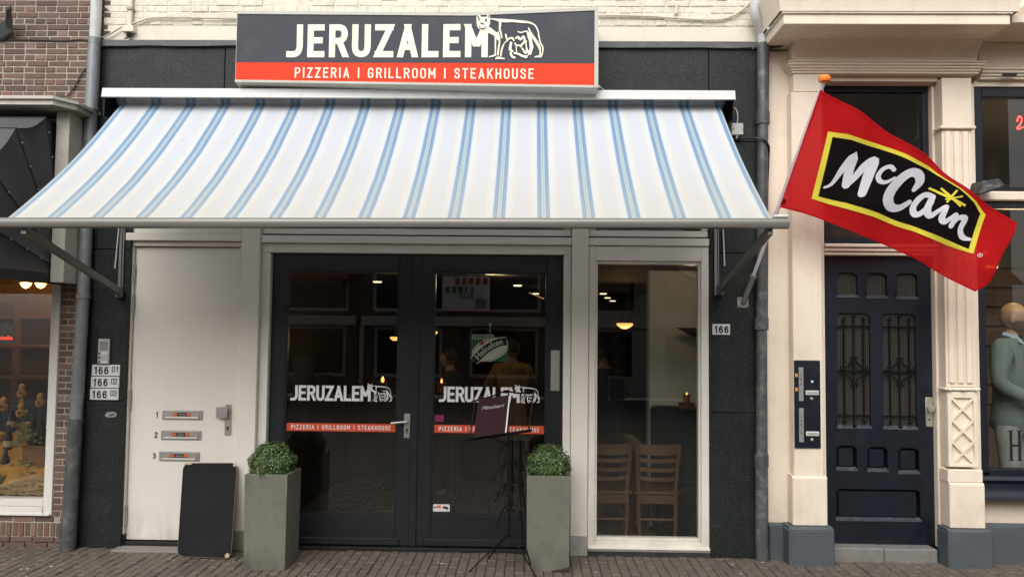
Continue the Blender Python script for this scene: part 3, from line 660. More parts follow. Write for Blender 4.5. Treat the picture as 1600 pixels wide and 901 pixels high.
# tall side window
SW = frame('window_frame', [(.452, .504, .012, .12, .035, 2.292), (1.290, 1.349, .012, .12, .035, 2.292), (.504, 1.290, .012, .12, 2.180, 2.290), (.504, 1.290, .012, .12, .037, .105)])
fr = MB()
for (a, b_, c, e) in ((.504, .520, .105, 2.180), (1.274, 1.290, .105, 2.180), (.520, 1.274, .105, .128), (.520, 1.274, 2.158, 2.180)): fr.box(a, b_, .030, .10, c, e, .004)
part('bead', fr, WHITE, SW)
part('sill', MB().prism_x([(-.012, .037), (-.030, .060), (.012, .074), (.012, .037)], .455, 1.346), WHITE, SW)
part('pane', MB().box(.520, 1.274, .060, .068, .128, 2.158), GLASS, SW)
part('window_plinth', MB().box(.452, 1.349, -.004, .12, -.01, .034, .003), mat('plinth_paint', (.028, .031, .034), .5, stain=((.09, .09, .085), .5, 10)), RB)

# the dining room behind the glass
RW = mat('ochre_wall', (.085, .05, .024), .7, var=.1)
part('room_floor', MB().box(-3.3, 1.7, .14, 9.0, -.20, -.10), mat('dark_floor', (.03, .022, .016), .5), RB)
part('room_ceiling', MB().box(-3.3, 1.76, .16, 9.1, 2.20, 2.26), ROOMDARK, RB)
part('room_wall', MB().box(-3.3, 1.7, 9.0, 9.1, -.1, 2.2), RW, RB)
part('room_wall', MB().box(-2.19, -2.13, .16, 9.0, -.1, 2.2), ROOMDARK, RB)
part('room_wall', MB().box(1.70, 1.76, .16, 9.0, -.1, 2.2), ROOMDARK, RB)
part('partition_wall', MB().box(1.085, 1.698, 1.20, 1.26, -.1, 2.199), mat('greige_wall', (.76, .71, .62), .7, var=.05), RB)
part('partition_trim', MB().box(1.068, 1.083, 1.18, 1.27, -.1, 2.199), mat('steel_trim', (.3, .3, .29), .4), RB)
part('kitchen_door', MB().box(.93, 1.55, 8.93, 8.99, -.1, 1.95), mat('brown_door', (.055, .03, .016), .6), RB)
part('fascia_backing', MB().box(-3.4, 1.7, .075, .13, 2.955, 3.79), BLACK, RB)
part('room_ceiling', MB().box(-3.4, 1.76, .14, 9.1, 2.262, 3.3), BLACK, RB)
for (x, y) in ((-.376, 1.7), (-.135, 3.7), (.10, 5.8), (1.08, 5.6), (1.28, 7.0), (1.50, 8.3), (-1.75, 3.2), (-1.6, 5.2)):
    part('downlight', MB().lathe([(.05, 0), (.05, -.01), (.035, -.012)], (x, y, 2.198), 12), emit('downlight_glow', (1, .72, .42), 2.2), RB)
part('ceiling_mirror', MB().add([(.0, 4.0, 2.12), (.16, 4.1, 2.06), (.20, 4.4, 2.06), (.04, 4.3, 2.12), (.0, 4.0, 2.13), (.16, 4.1, 2.07), (.20, 4.4, 2.07), (.04, 4.3, 2.13)], [(0, 1, 2, 3), (4, 5, 6, 7), (0, 1, 5, 4), (2, 3, 7, 6)]), emit('mirror_glow', (.9, .55, .25), .25), RB)  # the lamplight this mirror reflects is put in as a faint glow

# ================================================================ LEFT: BRICK BUILDING WITH THE CHEESE SHOP WINDOW
LB = thing('brick_shop_building', 'red brick building with white framed shop window at the left edge', 'building', (-4.6, 0, 0), world=True)
part('wall_core', MB().box(-8, -3.33, .0035, .30, 3.10, 7.2).box(-3.553, -3.37, .0035, .30, 0, 3.098).box(-8, -3.555, .0035, .30, 0, .228).box(-8, -5.6, .0105, .3, .23, 3.098).box(-5.598, -3.555, .0105, .3, 2.7, 3.098), MORTAR, LB)
bk = {}
def brick(L, h, x, z, y=0.0, rz=0.0):
    key = (round(L, 3), round(h, 3))
    if key not in bk: bk[key] = box_mesh('brick', L, .05, h, .0035, BRICK)
    o = obj('brick', bk[key], LB); g = ORG[LB.name]
    o.location = (x-g[0], y+.0235-g[1], z-g[2]); o.rotation_euler = (rr.uniform(-.02, .02), rz+rr.uniform(-.006, .006), rr.uniform(-.02, .02))
rr = random.Random(21)
CH = .0478
for c in range(0, 22):                                       # upper wall: alternating stretcher and header courses
    z = 3.235+c*CH
    L = .158 if c % 2 else .0745
    x = -3.375-(.04 if c % 2 else .0)+(0.02 if c % 4 == 1 else 0)
    if c >= 16: x += .07
    first = True
    while x > -4.32:
        l = L
        if first and c % 2 == 0: l = .118
        if c == 2 : l = .052
        if z < 3.27 and x < -3.45: break
        brick(l, .0385, x-l/2, z, rr.uniform(-.003, .003)); x -= l+.0085; first = False
for c in range(0, 62):                                       # pier between window and pipe
    z = .245+c*CH
    if z > 3.21: break
    if c % 2: segs = [(-3.548, .098), (-3.441, .064)]
    else: segs = [(-3.548, .052), (-3.487, .112)]
    for (x, l) in segs: brick(l, .0385, x+l/2, z, rr.uniform(-.003, .003))
for i in range(9): brick(.148, .038, -3.455-.157*i, .205, rr.uniform(-.003, .003)) if i > 0 else brick(.11, .038, -3.437, .205)
for i in range(17): brick(.038, .098, -3.402-.0475*i, .128, -.004+rr.uniform(-.004, .004))
for k, z in enumerate((.055, .012)):
    for i in range(6): brick(.158, .036, -3.44-.167*i-(.05 if k else 0), z, -.010+rr.uniform(-.004, .003))
# ragged end of the older brick face next to the painted wall
for c in range(7):
    z = 3.90+c*CH; l = .055+rr.uniform(0, .03)
    brick(round(l, 2), .0385, -3.325+l/2, z+.004, -.004)
LW = frame('window_frame', [(-3.618, -3.552, -.012, .09, .232, 2.68), (-5.60, -3.618, -.012, .09, .300, .352), (-5.60, -3.618, -.02, .09, .232, .298), (-5.60, -5.54, -.012, .09, .352, 2.68), (-5.54, -3.618, -.012, .09, 2.62, 2.68)], mat('white_gloss', (.74, .72, .67), .3, var=.03, stain=((.45, .4, .34), .25, 5)), LB)
part('pane', MB().box(-5.54, -3.618, .045, .053, .352, 2.62), GLASSF, LW)
part('drip_strip', MB().box(-5.60, -3.560, -.028, -.0205, .236, .250), MATS['white_gloss'], LW)
# lit shop interior
SH = mat('shop_wood', (.20, .11, .05), .6, var=.2, streak=.2)
part('shop_wall', MB().box(-6, -3.45, 2.6, 2.7, 0, 2.7), mat('shop_back_wall', (.26, .15, .07), .7, var=.15), LB)
part('shop_wall', MB().box(-3.50, -3.43, .32, 2.6, 0, 2.7), MATS['shop_back_wall'], LB)
part('shop_wall', MB().box(-6.0, -5.9, .1, 2.6, 0, 2.7), MATS['shop_back_wall'], LB)
part('shop_ceiling', MB().box(-6, -3.43, .1, 2.7, 2.7, 2.78), mat('shop_ceiling_paint', (.4, .3, .2), .8), LB)
part('shop_floor', MB().box(-6, -3.55, .1, 2.6, -.05, .0), SH, LB)
part('window_stage', MB().box(-5.6, -3.62, .095, .70, .25, .335), SH, LB)
for z in (1.10, 1.42, 1.72): part('shelf', MB().box(-5.9, -3.55, 2.15, 2.59, z, z+.035), SH, LB)
for x in (-5.3, -4.75, -4.2): part('shelf_post', MB().box(x, x+.05, 2.14, 2.2, 0, 2.3), SH, LB)
part('shelf_fascia', MB().box(-5.9, -3.52, 1.6, 1.66, 1.86, 2.05), SH, LB)
part('counter', MB().box(-5.8, -3.7, 1.35, 1.6, 0, .95), mat('blue_counter', (.03, .05, .11), .5), LB)

# ================================================================ RIGHT: CREAM BUILDING
CB = thing('cream_building', 'beige plastered building with navy panelled door and heavy stone cornice', 'building', (2.6, 0, 0), world=True)
frame('wall', [(1.776, 1.952, 0, .3, .262, 3.78)], BEIGE, CB, .002)
frame('plinth', [(1.776, 1.90, -.03, .3, -.01, .245)], SLATE, CB, .004)
part('plinth_cap', MB().prism_x([(-.031, .246), (.0, .262), (.0, .246)], 1.776, 1.90), SLATE, CB)
def pilaster(x0, x1, ornate):
    yb = .0
    if not ornate:
        P_ = part('pilaster', MB().box(x0+.03, x1-.02, -.10, yb, .62, 3.44, .005), BEIGE, CB)
        part('pilaster_foot', MB().box(x0+.012, x1-.004, -.122, yb, .27, .605, .006).prism_x([(-.122, .606), (-.102, .622), (0, .622), (0, .606)], x0+.012, x1-.004), BEIGE, P_)
    else:
        sh = MB().box(x0, x1, -.10, yb, 3.19, 3.55, .004)
        sh.box(x0, x1, -.085, yb, 1.275, 3.165, .003)
        w = x1-x0
        for k in range(3):                                   # raised reeds between flutes
            a = x0+.012+k*(w-.024)/3+.004; b_ = a+(w-.024)/3-.02
            sh.box(a, b_, -.102, -.086, 1.30, 3.15, .007)
        P_ = part('pilaster', sh, BEIGE, CB)
        part('collar', MB().box(x0-.022, x1+.022, -.115, yb, 3.166, 3.189, .006), BEIGE, P_)
        part('collar', MB().box(x0-.02, x1+.02, -.110, yb, 1.246, 1.272, .008), BEIGE, P_)
        for k in range(3): part('bead', MB().lathe([(.004, -.012), (.014, -.008), (.016, 0), (.014, .008), (.004, .012)], (x0+.01+k*(w-.02)/2, -.112, 1.259), 10, axis='Y'), BEIGE, P_, 60)
        # lozenge panel
        part('panel_field', MB().box(x0, x1, -.080, yb, .70, 1.243, .003), BEIGE, P_)
        L = MB(); zc = [.715, .94, 1.165]
        L.box(x0, x0+.030, -.100, -.081, .70, 1.24, .003).box(x1-.030, x1, -.100, -.081, .70, 1.24, .003).box(x0+.030, x1-.030, -.100, -.081, 1.195, 1.24, .003).box(x0+.030, x1-.030, -.100, -.081, .70, .722, .003)
        part('panel_border', L, BEIGE, P_)
        a, b_ = x0+.030, x1-.030; t = .016; zz = [.722, .880, 1.037, 1.195]
        for i in range(3):
            for (p0, p1) in (((a, zz[i]), (b_, zz[i+1])), ((b_, zz[i]), (a, zz[i+1]))):
                d = Vector((p1[0]-p0[0], p1[1]-p0[1])).normalized(); n = Vector((-d.y, d.x))*t*.55
                y = -.0972 if p0[0] == a else -.0988
                part('lattice_bar', MB().prism([(p0[0]+n.x, p0[1]+n.y), (p0[0]-n.x, p0[1]-n.y), (p1[0]-n.x, p1[1]-n.y), (p1[0]+n.x, p1[1]+n.y)], y, -.081), BEIGE, P_)
        part('pilaster_foot', MB().box(x0-.016, x1+.016, -.118, yb, .592, .683, .005).box(x0-.012, x1+.022, -.130, yb, .27, .575, .006).prism_x([(-.130, .576), (-.119, .591), (0, .591), (0, .576)], x0-.012, x1+.018), BEIGE, P_)
    pf = part('plinth', MB().box(x0-.045 if ornate else x0-.03, x1+.05 if ornate else x1+.028, -.166, yb, -.01, .25, .008).prism_x([(-.165, .251), (-.13, .268), (0, .268), (0, .251)], x0-.04 if ornate else x0-.025, x1+.045 if ornate else x1+.023), SLATE, CB)
pilaster(1.905, 2.170, False)
pilaster(3.045, 3.262, True)
# door recess
frame('reveal', [(2.150, 2.205, .001, .20, .09, 3.54)], BEIGE, CB, .003)
frame('reveal', [(3.052, 3.085, -.02, .09, .09, 3.54), (3.028, 3.050, .02, .14, .09, 3.54)], BEIGE, CB, .003)
frame('reveal', [(3.263, 3.335, .0, .06, .60, 3.54)], BEIGE, CB, .003)
frame('wall', [(3.263, 7.5, .0, .3, .25, .60)], BEIGE, CB, .003)
frame('plinth', [(3.32, 7.5, -.055, .3, -.01, .262)], SLATE, CB, .006)
part('plinth_cap', MB().prism_x([(-.054, .263), (.0, .285), (.1, .285), (.1, .263)], 3.32, 7.5), SLATE, CB)
part('doorstep', MB().box(2.20, 2.60, -.045, .16, -.01, .098, .008), STEP, CB)
part('doorstep', MB().box(2.604, 2.985, -.045, .16, -.01, .097, .008), STEP, CB)
# navy door
ND = part('navy_door', MB().box(2.206, 3.026, .118, .15, .10, 2.232), NAVY, CB)
def hole_frame(mb, x0, x1, z0, z1, holes, y0, y1, m=None):
    """a face with rectangular holes: split into boxes on a grid"""
    xs_ = sorted({x0, x1, *[h[0] for h in holes], *[h[1] for h in holes]}); zs_ = sorted({z0, z1, *[h[2] for h in holes], *[h[3] for h in holes]})
    for i in range(len(zs_)-1):
        run = None
        for j in range(len(xs_)-1):
            cx, cz = (xs_[j]+xs_[j+1])/2, (zs_[i]+zs_[i+1])/2
            inside = any(h[0] < cx < h[1] and h[2] < cz < h[3] for h in holes)
            if not inside:
                if run is None: run = xs_[j]
            if run is not None and (inside or j == len(xs_)-2):
                mb.box(run, xs_[j] if inside else xs_[j+1], y0, y1, zs_[i], zs_[i+1], 0, m); run = None
small = [(2.325, 2.478, 1.935, 2.112), (2.547, 2.699, 1.930, 2.112), (2.770, 2.925, 1.925, 2.112)]
big = [(2.318, 2.567, .958, 1.808), (2.658, 2.906, .955, 1.806)]
low = [(2.306, 2.458, .645, .820), (2.536, 2.686, .640, .812), (2.764, 2.918, .628, .806)]
wide = [(2.302, 2.922, .278, .500)]
hf = MB(); hole_frame(hf, 2.206, 3.026, .10, 2.232, small+big+low+wide, .076, .117)
part('door_rails', hf, NAVY, ND)
def rib_glass():
    m, nt, b = _nt('reeded_glass'); P = _pos(nt)
    w = nt.nodes.new('ShaderNodeTexWave'); w.wave_type = 'BANDS'; w.bands_direction = 'X'; w.inputs['Scale'].default_value = 22
    nt.links.new(P, w.inputs['Vector'])
    c = _ramp(nt, w.outputs['Fac'], [(0, (.022, .020, .018)), (.55, (.052, .048, .042)), (1, (.085, .08, .07))])
    nt.links.new(c, b.inputs['Base Color']); b.inputs['Roughness'].default_value = .3; b.inputs['Specular IOR Level'].default_value = .3
    bn = nt.nodes.new('ShaderNodeBump'); bn.inputs['Strength'].default_value = .6; bn.inputs['Distance'].default_value = .01
    nt.links.new(w.outputs['Fac'], bn.inputs['Height']); nt.links.new(bn.outputs[0], b.inputs['Normal']); return m
REED = rib_glass()
WEATHERED = mat('worn_navy_ledge', (.05, .06, .075), .5, var=.2, fine=.2, stain=((.2, .2, .2), .5, 20))
def ledge(h):
    mb = MB().prism_x([(.070, h[2]-.012), (.070, h[2]+.002), (.112, h[2]+.018), (.112, h[2]-.012)], h[0]-.005, h[1]+.005)
    part('ledge', mb, WEATHERED, ND)
    c = .028; mb = MB()
    for (xx, s) in ((h[0], 1), (h[1], -1)):
        mb.prism([(xx, h[3]), (xx+s*c, h[3]), (xx, h[3]-c*.8)], .077, .116)
        mb.prism([(xx-s*.016, h[2]+.045), (xx, h[2]+.016), (xx, h[2]+.034)], .070, .0758)
    part('corner_piece', mb, NAVY, ND)
for h in small+big:
    part('reeded_pane', MB().box(h[0], h[1], .100, .1165, h[2], h[3]), REED, ND); ledge(h)
for h in low+wide:
    i = .026; mb = MB()
    x0, x1, z0, z1 = h; y0, y1 = .1165, .088
    o4 = [(x0, z0), (x1, z0), (x1, z1), (x0, z1)]; i4 = [(x0+i, z0+i), (x1-i, z0+i), (x1-i, z1-i), (x0+i, z1-i)]
    mb.add([(x, y0, z) for x, z in o4]+[(x, y1, z) for x, z in i4], [(0, 1, 5, 4), (1, 2, 6, 5), (2, 3, 7, 6), (3, 0, 4, 7), (4, 5, 6, 7)])
    part('door_panel', mb, NAVY, ND); ledge(h)
# wrought iron grilles
for h in big:
    g = MB(); cx = (h[0]+h[1])/2; y = .078; z0, z1 = h[2], h[3]; r_ = .0078
    for z in (z1-.10, (z0+z1)/2-.01, z0+.085): g.tube([(h[0]+.002, y, z), (h[1]-.002, y, z)], r_*.8, 6)
    for dx, ex in ((-.072, 0), (0, .035), (.072, 0)):
        za, zb2 = z0+.055-ex*.9, z1-.055+ex*.6
        g.tube([(cx+dx, y-.008, za), (cx+dx, y-.008, zb2)], r_, 6)
        for k in range(14 if dx else 0): 
            zz_ = z1-.15-k*.022
            g.lathe([(r_*.6, -.006), (r_*1.35, 0), (r_*.6, .006)], (cx+dx, y-.008, zz_), 6)
        g.add([(cx+dx-.022, y-.010, zb2), (cx+dx+.022, y-.010, zb2), (cx+dx+.012, y-.010, zb2+.02), (cx+dx, y-.010, zb2+.036), (cx+dx-.012, y-.010, zb2+.02), (cx+dx, y-.016, zb2+.012)], [(0, 5, 4), (1, 5, 0), (1, 2, 5), (2, 3, 5), (3, 4, 5)])
        g.lathe([(.002, -.028), (.016, -.012), (.010, 0), (.003, .008)], (cx+dx, y-.008, za), 8)
    zm = (z0+z1)/2-.01
    for sx in (-1, 1):
        for sz in (-1, 1):
            g.tube(catmull([(cx+sx*.006, y-.012, zm+sz*.105), (cx+sx*.022, y-.012, zm+sz*.062), (cx+sx*.055, y-.012, zm+sz*.035), (cx+sx*.090, y-.012, zm+sz*.010)], 4), r_*.8, 6)
            g.tube(catmull([(cx+sx*.004, y-.012, zm+sz*.09), (cx+sx*.018, y-.012, zm+sz*.108), (cx+sx*.024, y-.012, zm+sz*.094)], 3), r_*.7, 6)
        g.tube(catmull([(cx+sx*.090, y-.012, zm+.034), (cx+sx*.104, y-.012, zm+.02), (cx+sx*.088, y-.012, zm), (cx+sx*.104, y-.012, zm-.02), (cx+sx*.090, y-.012, zm-.034)], 3), r_*.7, 6)
    g.lathe([(.003, -.01), (.016, -.006), (.016, .004), (.003, .006)], (cx, y-.014, zm), 10, axis='Y').lathe([(.003, -.008), (.011, -.004), (.011, .004)], (cx, y-.012, z1-.10), 10, axis='Y')
    part('iron_grille', g, BLACKIRON, ND, 50)
part('lock_plate', MB().box(2.968, 3.022, .066, .0757, .966, 1.186, .004).lathe([(.010, 0), (.018, -.018), (.028, -.03), (.026, -.042), (.004, -.046)], (2.990, .066, 1.105), 14, axis='Y').tube([(2.992, .0655, 1.02), (2.992, .063, 1.02)], .007, 8, 1), [mat('aged_nickel', (.50, .47, .40), .35, metal=.6), BLACK], ND, 40)
frame('transom_rail', [(2.206, 3.050, .015, .15, 2.238, 2.262), (2.206, 3.050, .002, .15, 2.266, 2.292), (2.206, 3.050, -.012, .15, 2.296, 2.322)], BEIGE, CB, .005)
TW = frame('transom_window', [(2.206, 3.027, .07, .14, 2.326, 2.375), (2.206, 3.027, .07, .14, 3.495, 3.538), (2.206, 2.250, .07, .14, 2.375, 3.495), (2.985, 3.027, .07, .14, 2.375, 3.495)], NAVY, CB, .004)
part('pane', MB().box(2.250, 2.985, .10, .108, 2.375, 3.495), GLASSF, TW)
part('reeded_strip', MB().box(2.250, 2.985, .112, .118, 2.376, 2.52), REED, TW)
part('hall_wall', MB().box(2.1, 3.2, 1.6, 1.65, 0, 3.6), mat('hall_paint', (.14, .13, .115), .8), CB)
part('hall_ceiling', MB().box(2.1, 3.2, .16, 1.6, 3.6, 3.65), MATS['hall_paint'], CB)
part('hall_side', MB().box(2.08, 2.13, .21, 1.6, 0, 3.6).box(3.18, 3.23, .21, 1.6, 0, 3.6), MATS['hall_paint'], CB)
# entablature
frame('architrave', [(2.175, 3.043, -.045, .20, 3.540, 3.575)], BEIGE, CB, .003)
frame('architrave', [(1.953, 2.175, -.10, .3, 3.442, 3.575)], BEIGE, CB, .003)
def band(z0, z1, pr, x0=1.952, x1=3.30, base=-.10, parent=None):
    return part('moulding', MB().box(x0-pr, x1+pr, base-pr, .0, z0, z1, min(.006, (z1-z0)*.3)), BEIGE, parent or CB)
for (z0, z1, pr) in ((3.577, 3.594, .012), (3.595, 3.612, .022), (3.613, 3.630, .034), (3.631, 3.650, .046), (3.651, 3.660, .054)): band(z0, z1, pr)
band(3.661, 3.835, .006)
# stepped crown: soffit fascia, then an ogee rising outwards
def crown(x0, x1, base, k=1.0, z0=3.80):
    fas = part('cornice', MB().box(x0-.36*k, x1+.34*k, base-.37*k, .3, z0, z0+.072, .004), BEIGE, CB)
    n = 7; prof = []
    for i in range(n+1):
        t = i/n; prof.append((.37*k+.02+.05*k*(t*t*.55+.45*t), z0+.085+.20*t))
    mb = MB()
    mb.box(x0-.375*k, x1+.355*k, base-.385*k, .3, z0+.0725, z0+.0845, .002)
    for i in range(n):
        (a, za), (b_, zb_) = prof[i], prof[i+1]
        vs = [(x0-a, .3, za), (x0-a, base-a, za), (x1+a, base-a, za), (x1+a, .3, za), (x0-b_, .3, zb_), (x0-b_, base-b_, zb_), (x1+b_, base-b_, zb_), (x1+b_, .3, zb_)]
        mb.add(vs, [(0, 1, 5, 4), (1, 2, 6, 5), (2, 3, 7, 6)])
    b_, zb_ = prof[-1]
    mb.add([(x0-b_, .3, zb_), (x0-b_, base-b_, zb_), (x1+b_, base-b_, zb_), (x1+b_, .3, zb_)], [(0, 1, 2, 3)])
    part('crown_moulding', mb, BEIGE, CB, 30)
crown(2.12, 2.98, -.12)
part('soffit_cove', MB().prism_x([(-.105, 3.70), (-.20, 3.799), (-.105, 3.799)], 1.96, 3.30), BEIGE, CB)
# recessed continuation to the right
for (z0, z1, pr) in ((3.56, 3.580, .01), (3.581, 3.60, .022), (3.601, 3.622, .036), (3.623, 3.64, .046)):
    part('moulding', MB().box(3.36, 7.6, -.03-pr, .3, z0, z1, .004), BEIGE, CB)
frame('frieze', [(3.36, 7.6, -.03, .3, 3.641, 3.84)], BEIGE, CB, .003)
part('cornice', MB().box(3.375, 7.6, -.42, .3, 3.842, 3.90, .004).prism_x([(-.42, 3.901), (-.55, 4.06), (.3, 4.06), (.3, 3.901)], 3.60, 7.6), BEIGE, CB)
part('upper_wall', MB().box(1.78, 7.6, .0, .3, 4.087, 7.2), BEIGE, CB)
part('vent_slot', MB().box(3.50, 3.60, -.092, -.0765, 3.572, 3.590), BLACK, CB)
# clothes-shop window
NW = frame('shop_window', [(3.337, 3.400, .015, .10, .64, 3.515), (3.400, 7.4, .015, .10, 3.44, 3.515), (3.400, 7.4, .02, .09, 2.725, 2.760), (3.400, 7.4, .02, .09, 2.600, 2.650), (3.400, 7.4, .015, .10, .62, .672), (5.3, 5.36, .015, .10, .672, 3.44)], NAVY, CB, .006)
part('rail', MB().box(3.34, 7.4, -.015, .09, 2.652, 2.723, .010), BEIGE, NW)
part('architrave', MB().box(3.336, 7.4, .0, .2, 3.517, 3.558, .003), BEIGE, CB)
part('pane', MB().box(3.400, 7.4, .045, .053, .672, 2.60), GLASSF, NW)
part('pane', MB().box(3.400, 7.4, .045, .053, 2.76, 3.44), GLASSF, NW)
part('window_sill', MB().prism_x([(.10, .635), (-.03, .625), (-.045, .60), (-.02, .575), (-.07, .545), (-.115, .51), (-.12, .47), (-.08, .452), (.0, .452), (.10, .452)], 3.285, 7.4), NAVY, NW, 50)
Hm = MB()
for (a, b_, c, e) in ((3.566, 3.588, .735, .945), (3.628, 3.650, .735, .945), (3.588, 3.628, .832, .848), (3.556, 3.598, .728, .7345), (3.618, 3.660, .728, .7345), (3.556, 3.598, .9455, .952), (3.618, 3.660, .9455, .952)):
    Hm.quad((a, .0435, c), (b_, .0435, c), (b_, .0435, e), (a, .0435, e))
part('letter', Hm, BLACK, NW, fix=False)
neon = MB().tube(catmull([(3.722, .12, 3.285), (3.732, .12, 3.318), (3.748, .12, 3.322), (3.758, .12, 3.30), (3.745, .12, 3.262), (3.722, .12, 3.235), (3.735, .12, 3.225), (3.76, .12, 3.24), (3.79, .12, 3.236), (3.82, .12, 3.26)], 5), .005, 6)
part('neon_letter', neon, emit('red_neon', (1, .04, .03), 5), NW)
part('shop_wall', MB().box(3.3, 7.4, 2.4, 2.5, 0, 3.6), mat('brown_shop_wall', (.10, .062, .038), .7, var=.2), CB)
part('shop_wall', MB().box(3.24, 3.30, .1, 2.4, 0, 3.6), MATS['brown_shop_wall'], CB)
part('shop_wall', MB().box(7.4, 7.46, .05, 2.4, 0, 3.6), MATS['brown_shop_wall'], CB)
part('shop_ceiling', MB().box(3.3, 7.4, .1, 2.4, 3.6, 3.66), mat('shop_ceiling_dark', (.2, .17, .14), .8), CB)
part('display_floor', MB().box(3.31, 7.4, .102, 2.4, .0, .06), mat('display_wood', (.10, .07, .045), .5, streak=.2), CB)
for k in range(9): part('wall_slat', MB().box(3.3, 7.4, 2.36, 2.398, .75+k*.2, .93+k*.2, .004), MATS['brown_shop_wall'], CB)
# ================================================================ ROOFLINE BOX SIGN
SG = thing('lightbox_sign', 'wide grey and red light box sign above the striped awning', 'sign', (-.85, -.30, 3.40), world=True)
SA, SB = (-2.152, -.300), (.476, -.380)
def sy(x): return SA[1]+(x-SA[0])*(SB[1]-SA[1])/(SB[0]-SA[0])
def stop(x): return 3.948+(x+2.152)*(-.030/1.71) if x < -.44 else 3.918+(x+.44)*(.030/.916)
def sbot(x): return 3.436+(x+2.152)*(-.056/2.628)
def smid(x): return 3.578+(x+2.152)*(-.027/2.628)
cols = [-2.152, -1.3, -.44, .0, .476]
fx = lambda x, z, l: (x, sy(x)-.006-l, z)
SGREY = mat('sign_grey_panel', (.050, .054, .066), .5, spec=.2, var=.03, fine=.01, stain=((.15, .155, .175), .25, 3))
SRED = mat('sign_red_panel', (.70, .050, .016), .5, var=.02, fine=.01, spec=.15)
SCREAM = mat('sign_cream_vinyl', (.86, .77, .62), .4, var=.02, fine=.01)
SFR = mat('sign_frame_metal', (.50, .485, .42), .4, var=.08, stain=((.3, .27, .21), .4, 10))
a = MB(); r2 = MB()
for i in range(4):
    x0, x1 = cols[i]+(.0 if i else .004), cols[i+1]-(.0 if i < 3 else .022)
    a.quad(fx(x0, smid(x0)+.001, 0), fx(x1, smid(x1)+.001, 0), fx(x1, stop(x1)-.012, 0), fx(x0, stop(x0)-.012, 0))
    r2.quad(fx(x0, sbot(x0)+.012, 0), fx(x1, sbot(x1)+.012, 0), fx(x1, smid(x1), 0), fx(x0, smid(x0), 0))
part('grey_panel', a, SGREY, SG); part('red_panel', r2, SRED, SG)
bx_ = MB()                                                     # casing behind the panels
for i in range(4):
    x0, x1 = cols[i], cols[i+1]
    f0, f1 = sy(x0)-.003, sy(x1)-.003
    bx_.add([(x0, f0, stop(x0)), (x1, f1, stop(x1)), (x1, -.005, stop(x1)), (x0, -.005, stop(x0)), (x0, f0, sbot(x0)), (x1, f1, sbot(x1)), (x1, f1+.12, sbot(x1)-.022), (x0, f0+.12, sbot(x0)-.022), (x1, -.005, sbot(x1)-.022), (x0, -.005, sbot(x0)-.022)],
           [(0, 1, 2, 3), (4, 5, 6, 7), (7, 6, 8, 9), (0, 1, 5, 4)])
for x in (cols[0], cols[-1]): bx_.add([(x, sy(x)-.003, stop(x)), (x, -.005, stop(x)), (x, -.005, sbot(x)-.022), (x, sy(x)+.117, sbot(x)-.022), (x, sy(x)-.003, sbot(x))], [(0, 1, 2, 3, 4)])
part('casing', bx_, SFR, SG)
fm = MB()
for i in range(4):
    x0, x1 = cols[i], cols[i+1]
    for (zf, d0, d1) in ((stop, -.0125, .010), (sbot, -.004, .0125)):
        fm.add([(x0, sy(x0)-.012, zf(x0)+d0), (x1, sy(x1)-.012, zf(x1)+d0), (x1, sy(x1)-.012, zf(x1)+d1), (x0, sy(x0)-.012, zf(x0)+d1), (x0, sy(x0)+.03, zf(x0)+d0), (x1, sy(x1)+.03, zf(x1)+d0), (x1, sy(x1)+.03, zf(x1)+d1), (x0, sy(x0)+.03, zf(x0)+d1)],
               [(0, 1, 2, 3), (3, 2, 6, 7), (0, 4, 5, 1)])
x = cols[-1]; fm.box(x-.024, x+.004, sy(x)-.013, sy(x)+.03, sbot(x), stop(x)+.011)
part('frame', fm, SFR, SG)
for mb in fit_text('JERUZALEM', -1.770, -.310, 0, .243, .0455, lambda x, z, l: fx(x, 3.611+(x+1.766)*(-.010/1.46)+z, .002+l)):
    part('letter', mb, SCREAM, SG, fix=False)
for mb in fit_text('PIZZERIA I GRILLROOM I STEAKHOUSE', -1.711, .022, 0, .076, .0105, lambda x, z, l: fx(x, 3.461+(x+1.711)*(-.020/1.733)+z, .002+l)):
    part('letter', mb, SCREAM, SG, fix=False)
wolf_at(lambda x, z, l: fx(x, z, .005+l), SG, SCREAM, SGREY)
part('bracket', MB().box(-1.93, -1.76, -.20, -.05, 3.385, 3.41), mat('raw_wood', (.35, .2, .11), .7, streak=.2), SG)
part('switch', MB().tube([(.478, -.30, 3.41), (.50, -.30, 3.41)], .012, 8), PVC, SG, 40)

# ================================================================ STRIPED AWNING
AW = thing('striped_awning', 'blue and white striped awning stretched over the restaurant doors', 'awning', (-.85, -.1, 2.2), world=True)
part('hood', MB().prism_x([(.0, 3.372), (.0, 3.410), (-.21, 3.408), (-.262, 3.398), (-.272, 3.334), (-.284, 3.328), (-.262, 3.326), (-.255, 3.382), (-.2, 3.395), (-.02, 3.396), (-.02, 3.372)], -3.150, 1.480), ALU, AW, 30)
part('hood_end', MB().box(-3.148, -3.143, -.24, .0, 3.20, 3.392), BLACK, AW)
part('hood_end', MB().box(1.470, 1.476, -.24, .0, 3.20, 3.392), BLACK, AW)
FX0, FX1 = -3.068, 1.396
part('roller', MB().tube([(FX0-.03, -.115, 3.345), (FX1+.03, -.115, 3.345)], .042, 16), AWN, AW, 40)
NV, NU = 26, 36
fab = MB(); Y0_, Z0_, Y1_, Z1_ = -.142, 3.313, -1.415, 2.272
